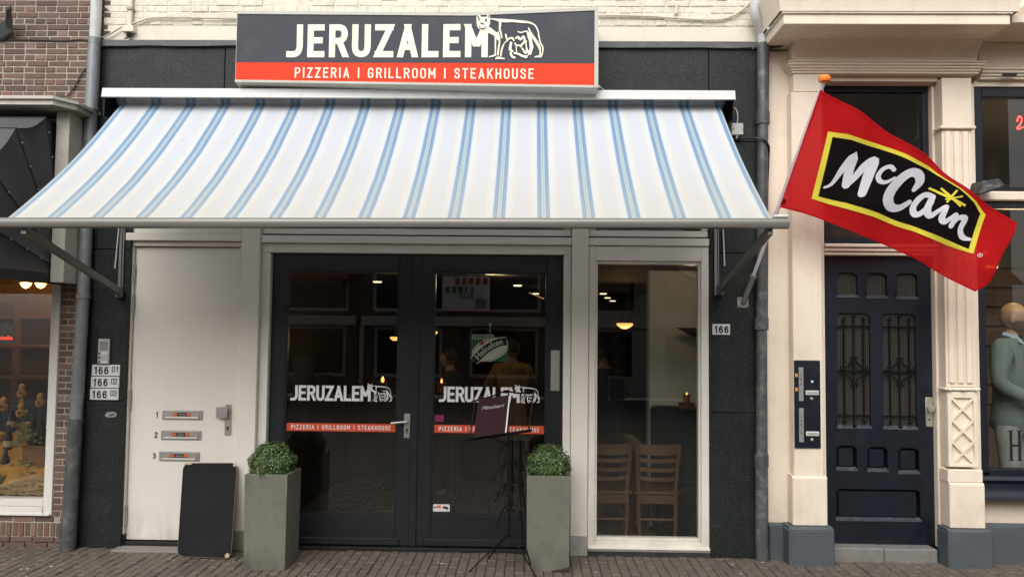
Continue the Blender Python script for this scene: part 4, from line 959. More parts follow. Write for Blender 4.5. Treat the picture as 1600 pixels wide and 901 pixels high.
def fabric(u, v, lift=0.0):
    X = FX0+(FX1-FX0)*u
    tl = .030*(u-.5)
    y = Y0_+(Y1_-Y0_)*v; z = Z0_+(Z1_+tl-Z0_)*v+.012*u*(1-v)
    sag = -.052*math.sin(math.pi*v)*(1+.25*math.sin(u*5.0)); rip = .0020*math.sin(u*150+3*math.sin(u*17))*v*(1-v)*2+.0025*math.sin(u*38+v*9)*(1-v)+.0025*math.sin(v*26+u*4)*math.sin(u*3.1)
    return (X, y, z+sag+rip+lift)
nu = 180
for lift in (0.0, -.0025):
    o0 = len(fab.v)
    fab.v += [fabric(i/nu, j/NV, lift) for i in range(nu+1) for j in range(NV+1)]
    for i in range(nu):
        for j in range(NV):
            q = o0+i*(NV+1)+j; fab.f.append((q, q+1, q+NV+2, q+NV+1)); fab.m.append(0)
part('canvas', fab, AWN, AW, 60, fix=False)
hemb = MB(); [hemb.add([fabric(i/90, .985, .0015), fabric((i+1)/90, .985, .0015), fabric((i+1)/90, .968, .0015), fabric(i/90, .968, .0015)], [(0, 1, 2, 3)]) for i in range(90)]
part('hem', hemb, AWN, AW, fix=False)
def barx(x): return 2.252+(x+3.1)*.0305/4.5
bar = MB()
prof = [(-1.400, .018), (-1.412, .024), (-1.435, .022), (-1.452, .008), (-1.456, -.014), (-1.446, -.032), (-1.425, -.040), (-1.405, -.034), (-1.396, -.012)]
L0, L1 = -3.150, 1.478
vs = [(L0, y, barx(L0)+z) for y, z in prof]+[(L1, y, barx(L1)+z) for y, z in prof]; n_ = len(prof)
bar.add(vs, [(i, (i+1) % n_, (i+1) % n_+n_, i+n_) for i in range(n_)]+[tuple(range(n_)), tuple(range(n_, 2*n_))])
FB = part('front_bar', bar, ALUG, AW, 40)
part('end_cap', MB().box(1.398, 1.480, -1.435, -1.398, barx(1.44)+.0245, barx(1.44)+.043, .006), ALU, FB)
part('end_cap', MB().box(L0-.002, L0+.04, -1.435, -1.398, barx(L0)+.0245, barx(L0)+.038, .006), ALU, FB)
for (xw, zw, xb_) in ((-3.085, 1.915, -2.955), (1.425, 1.975, 1.382)):
    zb_ = barx(xb_)-.045
    d = Vector((xb_-xw, -1.36, zb_-zw)).normalized(); s = Vector((1, 0, 0)); s = (s-d*s.dot(d)).normalized(); u_ = d.cross(s)
    mb = MB(); P0, P1 = Vector((xw, -.05, zw)), Vector((xb_, -1.405, zb_))
    vs = []
    for P in (P0, P1):
        for (a_, b_) in ((-1, -1), (1, -1), (1, 1), (-1, 1)): vs.append(P+s*.014*a_+u_*.024*b_)
    mb.add(vs, [(0, 1, 2, 3), (4, 7, 6, 5), (0, 4, 5, 1), (1, 5, 6, 2), (2, 6, 7, 3), (3, 7, 4, 0)])
    part('arm', mb, mat('arm_metal', (.15, .145, .13), .45, metal=.3, var=.1), AW)
    xr = xw+(-.012 if xw < 0 else -.03)
    part('wall_rail', MB().box(xr-.012, xr+.010, -.022, -.001, zw-.05, 2.9, .003).box(xr+.014, xr+.024, -.016, -.001, zw+.03, 2.9, .002), mat('rail_metal', (.25, .245, .23), .4, metal=.5), AW)
    part('arm_pivot', MB().box(xw-.022, xw+.022, -.062, -.023, zw-.045, zw+.025, .005), MATS['arm_metal'], AW)
    part('cord', MB().tube(catmull([(xr+.02, -.03, 2.88), (xr-.01+(.06 if xw > 0 else 0), -.035, 2.4), (xr-.03+(.09 if xw > 0 else 0), -.035, zw+.17)], 5), .006, 6), PVC, AW, 60)

# ================================================================ DOWNPIPES
LP = thing('downpipe', 'grey zinc downpipe between the brick wall and the granite front', 'downpipe', (-3.40, -.06, 0), world=True)
part('upper_pipe', MB().tube([(-3.327, -.06, 6.9), (-3.333, -.06, 3.80)], .040, 20), PVC, LP, 40)
part('collar', MB().tube([(-3.333, -.06, 3.845), (-3.334, -.06, 3.795)], .0435, 20), ZINC, LP, 40)
part('pipe', MB().tube([(-3.334, -.06, 3.81), (-3.336, -.06, 3.75), (-3.338, -.06, 3.30)], [.040, .046, .047], 20), ZINC, LP, 40)
part('pipe', MB().tube([(-3.338, -.062, 3.31), (-3.344, -.062, 1.88)], .0455, 20), ZINC, LP, 40)
part('pipe', MB().tube([(-3.344, -.062, 1.89), (-3.364, -.062, .95)], .0445, 20), ZINC, LP, 40)
part('shoe', MB().tube([(-3.364, -.066, .96), (-3.378, -.066, .30), (-3.385, -.067, .0)], [.051, .053, .056], 20), DKZINC, LP, 40)
for z, x in ((3.30, -3.338), (1.87, -3.345), (.94, -3.366)): part('clip', MB().tube([(x, -.062, z-.012), (x, -.062, z+.012)], .053, 20), ZINC, LP, 40)
RP = thing('downpipe', 'dark weathered downpipe with a pale bent top beside the beige wall', 'downpipe', (1.72, -.06, 0), world=True)
bend = catmull([(1.735, -.13, 4.30), (1.700, -.13, 4.17), (1.670, -.12, 4.09), (1.672, -.11, 4.02), (1.700, -.09, 3.965), (1.732, -.06, 3.91), (1.742, -.06, 3.86), (1.742, -.06, 3.80)], 3)
part('bent_pipe', MB().tube(bend, .040, 18), PVC, RP, 40)
for k in (4, 10, 14): part('joint_ring', MB().tube([bend[k], bend[k+1]], .0425, 18), PVC, RP, 40)
part('pipe', MB().tube([(1.742, -.06, 3.82), (1.742, -.06, 3.77), (1.736, -.06, 3.23)], [.042, .044, .044], 18), DKZINC, RP, 40)
part('pipe', MB().tube([(1.736, -.06, 3.25), (1.718, -.06, 1.70)], .0405, 18), DKZINC, RP, 40)
part('pipe', MB().tube([(1.718, -.06, 1.72), (1.712, -.06, .70)], .0405, 18), DKZINC, RP, 40)
part('pipe', MB().tube([(1.712, -.06, .74), (1.712, -.06, .0)], .046, 18), DKZINC, RP, 40)
for z, x in ((3.25, 1.736), (1.72, 1.718), (.72, 1.712)): part('clip', MB().tube([(x, -.06, z-.045), (x, -.06, z+.045)], .051, 18), DKZINC, RP, 40)
part('branch', MB().tube(catmull([(1.78, -.05, 3.80), (1.83, -.05, 3.805), (1.885, -.06, 3.815), (1.895, -.06, 3.85), (1.895, -.06, 3.90)], 4), .020, 10), BLACK, RP, 40)

# ================================================================ CABLES AND SMALL BOXES
def cable(pts, r, m, label, k=6):
    return solo('cable', MB().tube(catmull(pts, k), r, 6), m, label, 'cable', smooth=60)
CAB = mat('painted_cable', (.42, .37, .28), .6)
cable([(-3.30, -.03, 3.86), (-3.24, -.03, 3.885), (-3.15, -.03, 3.94), (-3.05, -.025, 3.975), (-2.90, -.025, 4.016), (-2.6, -.025, 4.018), (-2.20, -.025, 4.008), (-2.0, -.02, 4.0)], .007, CAB, 'painted cable rising from the left downpipe to the sign')
cable([(.50, -.025, 4.045), (.70, -.025, 4.046), (.90, -.025, 4.040), (1.10, -.025, 4.026), (1.30, -.025, 4.014), (1.45, -.025, 4.020), (1.56, -.03, 4.065), (1.66, -.04, 4.15), (1.72, -.04, 4.25)], .009, mat('cream_cable', (.62, .57, .46), .5), 'pale cable along the painted bricks right of the sign')
cable([(-4.2, -.005, 3.852), (-4.0, -.006, 3.851), (-3.8, -.006, 3.849), (-3.6, -.006, 3.845), (-3.46, -.006, 3.853), (-3.39, -.006, 3.835)], .007, mat('dark_cable', (.06, .045, .04), .7), 'dark horizontal cable on the brick wall')
cable([(-3.38, -.015, 3.66), (-3.45, -.012, 3.59), (-3.50, -.012, 3.49), (-3.54, -.012, 3.43), (-3.57, -.012, 3.405), (-3.62, -.012, 3.405), (-3.65, -.012, 3.385)], .006, MATS['dark_cable'], 'short looped cable on the brick wall above the dark canopy')
cable([(1.50, -.03, 3.36), (1.545, -.04, 3.32), (1.555, -.045, 3.26), (1.552, -.045, 3.215)], .004, PVC, 'thin white wire from the awning hood to the junction box')
cable([(1.555, -.045, 3.11), (1.60, -.05, 3.10), (1.70, -.115, 3.085), (1.765, -.10, 3.04), (1.785, -.03, 2.94), (1.782, -.01, 2.7), (1.778, -.01, 2.3), (1.772, -.008, 1.7)], .008, BLACK, 'black cable looping from junction box over the right downpipe')
cable([(.50, -.30, 3.41), (.56, -.2, 3.40), (.65, -.05, 3.385), (.80, -.02, 3.375)], .004, PVC, 'thin wire leaving the right end of the light box sign')
jb = thing('junction_box', 'small white junction box on the granite right of awning', 'junction box', (1.55, 0, 3.12), world=True)
part('housing', MB().box(1.508, 1.596, -.05, -.001, 3.126, 3.217, .006), PVC, jb)
for (x, z) in ((1.52, 3.17), (1.584, 3.17)): part('screw', MB().tube([(x, -.0505, z), (x, -.053, z)], .004, 6), BLACK, jb)
part('gland', MB().tube([(1.552, -.03, 3.125), (1.552, -.03, 3.10)], .012, 8).tube([(1.552, -.03, 3.22), (1.552, -.03, 3.245)], .006, 8), ALUG, jb, 40)
jb2 = thing('junction_box', 'cream painted box under a conduit on the upper left wall', 'junction box', (-3.085, 0, 3.88), world=True)
part('housing', MB().box(-3.130, -3.042, -.055, -.006, 3.90, 3.948, .004), PLASTER, jb2)
part('conduit', MB().tube([(-3.082, -.025, 3.95), (-3.085, -.025, 4.3)], .017, 10), PLASTER, jb2, 40)
part('clip', MB().box(-3.108, -3.058, -.05, .0, 4.075, 4.10, .004), CAB, jb2)
part('bulb_fitting', MB().tube([(-3.085, -.03, 3.899), (-3.088, -.03, 3.865)], [.022, .014], 8).tube([(-3.088, -.03, 3.865), (-3.12, -.03, 3.852)], .006, 6), BLACK, jb2, 40)
for k, (x, l) in enumerate(((-3.60, 'left'), (-3.555, 'right'))): pass
solo('wall_pipe_stub', MB().tube([(1.10, -.025, 4.06), (1.10, -.025, 4.13)], .012, 8).tube([(1.10, -.025, 4.13), (1.10, .01, 4.135)], .014, 8), PLASTER, 'short cream pipe stub on the painted bricks right of the sign', 'pipe stub', smooth=40)
solo('wall_bracket', MB().add([(-4.12, -.02, 3.84), (-4.03, -.05, 3.93), (-3.95, -.18, 4.005), (-3.89, -.21, 4.02), (-3.97, -.06, 3.90), (-4.07, -.02, 3.84), (-4.12, -.02, 3.95), (-4.04, -.05, 4.00), (-3.95, -.18, 4.03), (-3.89, -.21, 4.036)],
     [(0, 1, 4, 5), (1, 2, 3, 4), (6, 7, 1, 0), (7, 8, 2, 1), (8, 9, 3, 2), (5, 4, 3, 9, 8, 7, 6)]), mat('dark_green_iron', (.02, .026, .024), .5), 'dark iron bracket tip reaching in at top left over the bricks', 'bracket')

# ================================================================ HOUSE NUMBERS, INTERCOM, LETTERBOXES
ENAM = mat('enamel_white', (.66, .65, .62), .3, var=.04)
def plate(x0, x1, z0, z1, a, b_, label, group=None):
    t = thing('house_number_plate', label, 'number plate', ((x0+x1)/2, 0, z0), world=True, group=group)
    part('plate', MB().box(x0, x1, -.008, -.0005, z0, z1, .003), ENAM, t)
    h = (z1-z0)
    fn = lambda x, z, l: (x, -.0088-l, z)
    if b_:
        part('digits', merge(fit_text(a, x0+.020, x0+(x1-x0)*.60, z0+h*.15, h*.68, .0105, fn)), BLACK, t, fix=False)
        part('digits', merge(fit_text(b_, x0+(x1-x0)*.72, x1-.012, z0+h*.34, h*.54, .0065, fn)), BLACK, t, fix=False)
    else: part('digits', merge(fit_text(a, x0+.016, x1-.012, z0+h*.15, h*.68, .011, fn)), BLACK, t, fix=False)
plate(-3.290, -3.076, 1.276, 1.360, '166', '01', 'white enamel plate reading 166 01, topmost of the three')
plate(-3.294, -3.078, 1.186, 1.270, '166', '02', 'white enamel plate reading 166 02, middle of the three')
plate(-3.298, -3.080, 1.096, 1.180, '166', '03', 'white enamel plate reading 166 03, lowest of the three')
plate(1.369, 1.501, 1.634, 1.714, '166', '', 'white enamel plate reading 166 right of the tall window')
ic = thing('intercom', 'slim silver intercom with three name buttons above the number plates', 'intercom', (-3.195, 0, 1.365), world=True)
part('housing', MB().box(-3.240, -3.152, -.026, -.0005, 1.366, 1.556, .004), STEEL, ic)
part('speaker_grille', MB().box(-3.226, -3.166, -.0285, -.0265, 1.470, 1.535, .001), mat('grille_grey', (.22, .21, .20), .5), ic)
for k in range(3):
    part('button', MB().tube([(-3.224, -.0265, 1.446-k*.032), (-3.224, -.032, 1.446-k*.032)], .007, 8), BLACK, ic, 40)
    if k != 1: part('name_strip', MB().box(-3.212, -3.165, -.0282, -.0265, 1.438-k*.032, 1.454-k*.032), ENAM, ic)
stk = MB().prism([(-3.178, .985), (-3.165, 1.006), (-3.105, 1.008), (-3.090, .990), (-3.100, .970), (-3.150, .966), (-3.176, .972)], -.0016, -.0004)
sticker = solo('sticker', stk.prism([(-3.150, .982), (-3.110, .994), (-3.104, .986), (-3.140, .976)], -.0026, -.0018, 1), [mat('worn_sticker', (.30, .31, .30), .6, stain=((.06, .06, .06), .8, 40)), BLACK], 'small worn grey sticker on granite below the number plates', 'sticker')
LPn = thing('letterbox_panel', 'tall narrow navy letterbox panel on the beige pilaster', 'letterbox', (2.015, -.1, .82), world=True)
part('panel', MB().box(1.938, 2.126, -.112, -.1005, .822, 1.455, .003), NAVY, LPn)
for z0 in (1.16, .865):
    fl = part('flap', MB().box(1.968, 2.002, -.120, -.1125, z0, z0+.245, .002), mat('flap_metal', (.42, .41, .39), .35, metal=.5), LPn)
    nb = MerX = MB()
    for k, ch in enumerate('168'):
        for mb in letters(ch, 0, 0, .020, .0032, 0, lambda x, z, l: (x, z, l)):
            nb.add([(1.978+p[0], -.1206-p[2], z0+.175-k*.030+p[1]) for p in mb.v], mb.f)
    for q in range(1 if z0 > 1 else 2): nb.add([(1.977+q*.008, -.1206, z0+.06), (1.980+q*.008, -.1206, z0+.06), (1.980+q*.008, -.1206, z0+.082), (1.977+q*.008, -.1206, z0+.082)], [(0, 1, 2, 3)])
    part('number', nb, mat('grey_ink', (.10, .10, .10), .6), fl, fix=False)
    part('name_holder', MB().box(2.018, 2.112, -.119, -.1125, z0+.045, z0+.078, .003).box(2.026, 2.104, -.1205, -.1195, z0+.053, z0+.070, 0, 1), [ENAM, mat('grey_card', (.36, .35, .33), .6)], LPn)
    part('bell_button', MB().lathe([(.011, 0), (.011, -.004), (.006, -.008)], (2.062, -.1125, z0+.018), 10, axis='Y'), STEEL, LPn, 40)
part('orange_sticker', MB().box(1.944, 1.962, -.1135, -.1125, 1.232, 1.258), mat('orange_label', (.72, .26, .05), .6), LPn)
part('orange_sticker', MB().box(1.944, 1.962, -.1135, -.1125, 1.335, 1.361), MATS['orange_label'], LPn)
part('indicator', MB().lathe([(.010, 0), (.010, -.004), (.005, -.007)], (2.066, -.1125, 1.302), 10, axis='Y'), mat('pale_green_dot', (.5, .66, .6), .4), LPn, 40)
fl = thing('floodlight', 'small black floodlight on the rail between the shop windows', 'lamp', (3.32, -.1, 2.66), world=True)
part('housing', MB().add([(3.235, -.05, 2.70), (3.40, -.05, 2.735), (3.425, -.22, 2.72), (3.245, -.22, 2.665), (3.25, -.05, 2.765), (3.37, -.05, 2.795), (3.395, -.19, 2.785), (3.275, -.19, 2.765)],
     [(0, 1, 2, 3), (4, 7, 6, 5), (0, 4, 5, 1), (1, 5, 6, 2), (2, 6, 7, 3), (3, 7, 4, 0)]), mat('lamp_black', (.015, .015, .015), .3, stain=((.3, .3, .29), .5, 30)), fl)
part('rim', MB().add([(3.205, -.04, 2.69), (3.415, -.04, 2.728), (3.440, -.235, 2.722), (3.232, -.235, 2.654), (3.205, -.04, 2.70), (3.415, -.04, 2.738), (3.440, -.235, 2.732), (3.232, -.235, 2.664)],
     [(0, 1, 2, 3), (4, 7, 6, 5), (0, 4, 5, 1), (1, 5, 6, 2), (2, 6, 7, 3), (3, 7, 4, 0)]), BLACK, fl)
part('bracket', MB().box(3.26, 3.30, -.06, .016, 2.66, 2.70, .004), BLACK, fl)

# ================================================================ FLAG
FL = thing('flag', 'red flag with black and yellow panel on a tilted pole', 'flag', (1.6, -.02, 1.83), world=True)
B0, T0 = Vector((1.599, -.02, 1.876)), Vector((1.936, -.765, 3.315))
part('bracket', MB().box(1.556, 1.640, -.008, -.0005, 1.835, 1.915, .004), STEEL, FL)
for (x, z) in ((1.567, 1.846), (1.629, 1.846), (1.567, 1.904), (1.629, 1.904)): part('bolt', MB().tube([(x, -.0085, z), (x, -.012, z)], .006, 6), BLACK, FL)
pd = (T0-B0).normalized()
part('socket', MB().tube([B0+pd*.0, B0+pd*.20, B0+pd*.201, B0+pd*.225], [.021, .021, .025, .025], 12), ALUG, FL, 40)
part('pole', MB().tube([B0+pd*.02, T0], .0135, 12), mat('pole_plastic', (.56, .52, .56), .35), FL, 40)
part('finial', MB().lathe([(.012, -.01), (.016, .0), (.036, .004), (.040, .016), (.040, .030), (.030, .044), (.005, .050)], tuple(T0-Vector((0, 0, .012))), 20), mat('orange_cap', (.85, .20, .03), .35), FL, 40)
def flag_y(x, z):
    y = FLAG_PLANE[0]+FLAG_PLANE[1]*x+FLAG_PLANE[2]*z
    s = (x-FLAG_TOP[0][0]+.03)
    k_ = min(1, max(0, s)*2.5); y += k_*(.034*math.sin(5.2*s+3.0*(z-2.5)+.6)+.014*math.sin(13*s-7*(z-2.4))+.005*math.sin(26*s+15*(z-2.4)+2*math.sin(9*s)))
    return y
def resample(pts, n):
    ds = [0]
    for a_, b_ in zip(pts, pts[1:]): ds.append(ds[-1]+math.dist(a_[:2], b_[:2]))
    out = []
    for i in range(n+1):
        d = ds[-1]*i/n; k = max(j for j in range(len(ds)) if ds[j] <= d+1e-9); k = min(k, len(ds)-2)
        t = (d-ds[k])/(ds[k+1]-ds[k]); out.append(tuple(p+(q-p)*t for p, q in zip(pts[k], pts[k+1])))
    return out
NU, NV = 60, 24
tp = resample(catmull(FLAG_TOP, 4), NU); bt = resample(catmull(FLAG_BOT, 4), NU); en = resample(catmull(FLAG_END, 4), NV)
cl = MB(); n0 = 0
grid = []
for i in range(NU+1):
    for j in range(NV+1):
        u, v = i/NU, j/NV
        x = tp[i][0]*(1-v)+bt[i][0]*v; z = tp[i][1]*(1-v)+bt[i][1]*v
        k = max(0, (u-.8)/.2)**2
        ex = en[j][0]-(tp[NU][0]*(1-v)+bt[NU][0]*v); ez = en[j][1]-(tp[NU][1]*(1-v)+bt[NU][1]*v)
        grid.append((x+ex*k, z+ez*k))
cl.v = [(x, flag_y(x, z), z) for x, z in grid]
for i in range(NU):
    for j in range(NV):
        q = i*(NV+1)+j; cl.f.append((q, q+1, q+NV+2, q+NV+1)); cl.m.append(0)
CL = part('cloth', cl, cloth('flag_red', (.80, .022, .026), .46, .09, .06), FL, 80, fix=False)
lit = lambda d: (lambda x, z: (x, flag_y(x, z)-d, z))
for nm_, e_ in (('upper', FLAG_TOP), ('lower', FLAG_BOT), ('end', FLAG_END)):
    hm = MB(); ribbon(hm, [(a_, b_+(-.005 if nm_ == 'upper' else .005 if nm_ == 'lower' else 0), .012) for a_, b_ in resample(catmull(e_, 4), 60)], lit(.0035)); part('hem', hm, cloth('hem_red_'+nm_, (.55, .014, .018), .1), CL, fix=False)
n = len(YEL_OUT); YO = resample(YEL_OUT+[YEL_OUT[0]], 120); YI = resample(YEL_IN+[YEL_IN[0]], 120)
def ring(A, B, d):
    mb = MB(); f = lit(d); n = len(A)
    mb.v = [f(*p[:2]) for p in A]+[f(*p[:2]) for p in B]; mb.f = [(i, i+1, n+i+1, n+i) for i in range(n-1)]; mb.m = [0]*(n-1); return mb
# keep the two rings in step corner by corner
def steps(P, k=8):
    out = []
    for a_, b_ in zip(P, P[1:]+P[:1]):
        out += [tuple(p+(q-p)*t/k for p, q in zip(a_, b_)) for t in range(k)]
    return out+[P[0]]
part('yellow_border', ring(steps(YEL_OUT), steps(YEL_IN), .0060), cloth('flag_yellow', (.92, .80, .09), .05, .0, .04), CL, fix=False)
# black field: rows between the upper and lower inner edge
up_e = resample(YEL_IN[0:9], 60); lo_e = resample(YEL_IN[10:16][::-1], 60)
bf = MB(); f = lit(.0062)
bf.v = [f(up_e[i][0]*(1-j/20)+lo_e[i][0]*j/20, up_e[i][1]*(1-j/20)+lo_e[i][1]*j/20) for i in range(61) for j in range(21)]
for i in range(60):
    for j in range(20): q = i*21+j; bf.f.append((q, q+1, q+22, q+21)); bf.m.append(0)
part('black_field', bf, cloth('flag_black', (.014, .013, .014), .2, .035, .1), CL, 80, fix=False)
wl_ = MB(); yl = MB()
for k, (nm, p) in enumerate(MCC.items()):
    if nm[0] == 's': ribbon(yl, catmull(p, 4), lit(.0095+.0003*k))
    else:
        q = [(a_, b_, c_*1.14) for a_, b_, c_ in catmull(p, 5)]; ribbon(wl_, q, lit(.0090+.0003*k))
        for e_ in (q[0], q[-1]):
            m_ = [(e_[0]+e_[2]/2*math.cos(t*math.pi/5), e_[1]+e_[2]/2*math.sin(t*math.pi/5)) for t in range(10)]
            wl_.add([lit(.0089+.0003*k)(*w_) for w_ in m_], [tuple(range(10))])
        for e_ in q[::4]:
            m_ = [(e_[0]+e_[2]/2*math.cos(t*math.pi/5), e_[1]+e_[2]/2*math.sin(t*math.pi/5)) for t in range(10)]
part('script_lettering', wl_, cloth('flag_white', (.88, .84, .92), .04, .0, .03), CL, fix=False)
part('star', yl, MATS['flag_yellow'], CL, fix=False)
rg = MB(); rc = REG[0]
ribbon(rg, [(rc[0]+.013*math.cos(t*math.pi/8), rc[1]+.011*math.sin(t*math.pi/8), .003) for t in range(17)], lit(.007))
for mb in letters('R', rc[0]-.005, rc[1]-.006, .013, .0025, 0, lambda x, z, l: lit(.0075+l)(x, z)): rg.add(mb.v, mb.f)
part('registered_mark', rg, MATS['flag_white'], CL, fix=False)
part('hem_patch', MB().add([lit(.002)(FLAG_BOT[0][0]+a_, FLAG_BOT[0][1]+b_) for a_, b_ in ((.002, .02), (.018, .055), (.04, .046), (.028, .01))], [(0, 1, 2, 3)]), cloth('flag_dark_red', (.25, .01, .012), .2), CL, fix=False)

# ================================================================ DARK CANOPY OF THE LEFT SHOP
DC = thing('shop_canopy', 'dark grey dome canopy under a hood over the left shop window', 'canopy', (-4.6, 0, 1.98), world=True)
part('hood', MB().prism_z([(-8, .0), (-8, -.45), (-3.40, -.45), (-3.30, -.30), (-3.30, .0)], 3.262, 3.285).prism_z([(-8, .0), (-8, -.43), (-3.41, -.43), (-3.32, -.29), (-3.32, .0)], 3.225, 3.261), mat('hood_paint', (.50, .47, .41), .5, stain=((.3, .27, .22), .4, 8)), DC)
part('side_board', MB().box(-3.490, -3.392, -.25, -.002, 1.965, 3.224, .004), MATS['hood_paint'], DC)
GREYF = mat('charcoal_canvas', (.075, .075, .078), .75, var=.12, vscale=3, fine=.06, bump=.35, bscale=5, stain=((.12, .12, .12), .35, 3))
PY, PZ, PR, PX = -.02, 2.035, 1.165, -3.502                     # folding frames hinge on the wall at the foot of the canopy
ang = [1, 17, 35, 55, 74, 90]
def rim(a_, x=PX, r_=PR): return Vector((x, PY-r_*math.sin(R(a_)), PZ+r_*math.cos(R(a_))))
piv = Vector((PX, PY, PZ))
for k in range(5):
    a0, a1 = ang[k], ang[k+1]; mb = MB(); K = 6                 # roof strip, sagging between its two frames
    for i in range(K+1):
        t = i/K; r_ = PR-.045*math.sin(math.pi*t); am = a0+(a1-a0)*t
        mb.v += [tuple(rim(am, -8, r_)), tuple(rim(am, -5.2, r_-.006*math.sin(3*t))), tuple(rim(am, PX-.25, r_)), tuple(rim(am, PX, r_))]
    for i in range(K):
        for q in range(3): mb.f.append((i*4+q, i*4+q+1, i*4+q+5, i*4+q+4)); mb.m.append(0)
    part('roof_strip', mb, GREYF, DC, 60, fix=False)
    mb = MB(); K = 6; N = 8                                     # end gore, a fan from the hinge
    for i in range(K+1):
        t = i/K; am = a0+(a1-a0)*t; r_ = PR-.045*math.sin(math.pi*t)
        for j in range(N+1):
            u = j/N; p = piv.lerp(rim(am, PX, r_), u); p.x -= .035*math.sin(math.pi*t)*u; mb.v.append(tuple(p))
    for i in range(K):
        for j in range(N): q = i*(N+1)+j; mb.f.append((q, q+1, q+N+2, q+N+1)); mb.m.append(0)
    part('end_gore', mb, GREYF, DC, 60, fix=False)
    if k: part('frame_rib', MB().tube([piv+Vector((.004, 0, 0)), rim(a0)+Vector((.004, 0, 0)), rim(a0, -8)], .006, 6), mat('seam_cord', (.03, .03, .03), .7), DC)
    for j in range(1, 7):
        if k: part('rivet', MB().lathe([(.006, 0), (.006, .003), (.002, .005)], tuple(piv.lerp(rim(a0), j/6.6)+Vector((.009, 0, 0))), 6, axis='X'), PVC, DC)
part('valance', MB().box(-8, PX+.004, PY-PR-.012, PY-PR-.004, 1.94, PZ+.02).box(PX-.004, PX+.003, PY-PR-.003, PY, 1.955, PZ-.004), mat('canvas_edge', (.028, .032, .034), .6), DC)

# ================================================================ PLANTERS AND SHRUBS
def planter(x0, x1, yf, h, label, rz):
    cx, w = (x0+x1)/2, x1-x0
    t = thing('planter', label, 'planter', (cx, yf+w/2, 0), rz, 'planters flanking the double doors')
    k = w/2; th = .022; b = k-.006
    mb = MB()
    o = [(-b, -b), (b, -b), (b, b), (-b, b)]; O = [(-k, -k), (k, -k), (k, k), (-k, k)]; I = [(-k+th, -k+th), (k-th, -k+th), (k-th, k-th), (-k+th, k-th)]
    c = .004
    rings = [[(x, y, .0) for x, y in o], [(x, y, h-c) for x, y in O], [(x*(1-c/k), y*(1-c/k), h) for x, y in O], [(x, y, h) for x, y in I], [(x, y, h-.10) for x, y in I]]
    vs = [p for r in rings for p in r]; fs = [(3, 2, 1, 0)]
    for i in range(4):
        for q in range(4): fs.append((i*4+q, i*4+(q+1) % 4, (i+1)*4+(q+1) % 4, (i+1)*4+q))
    mb.add(vs, fs); part('pot', mb, CONCRETE, t)
    part('soil', MB().box(-k+th+.001, k-th-.001, -k+th+.001, k-th-.001, h-.12, h-.055), mat('potting_soil', (.02, .014, .01), .9, bump=.5), t)
    return t
planter(-1.935, -1.636, -.485, .645, 'square grey planter left of the black doors beside the blackboard', R(-2))
pl2 = planter(-.003, .297, -.415, .650, 'square grey planter right of the black doors with chipped base', R(1))
part('chipped_edge', MB().prism([(.02, .002), (.148, .002), (.1475, .034), (.115, .026), (.09, .018), (.05, .015)], -.1516, -.146), mat('broken_clay', (.035, .032, .026), .9, bump=.6), pl2)
LEAF = []
def leaf_mat():
    m, nt, b = _nt('box_leaf'); P = _pos(nt); n = _noise(nt, P, 70, 2); n2 = _noise(nt, P, 9, 3)
    v = _math(nt, 'ADD', _math(nt, 'MULTIPLY', n, .75), _math(nt, 'MULTIPLY', n2, .3))
    c = _ramp(nt, v, [(.25, (.022, .048, .012)), (.5, (.058, .112, .028)), (.72, (.13, .20, .052))])
    nt.links.new(c, b.inputs['Base Color']); b.inputs['Roughness'].default_value = .45; MATS['box_leaf'] = m; return m
LEAFM = leaf_mat()
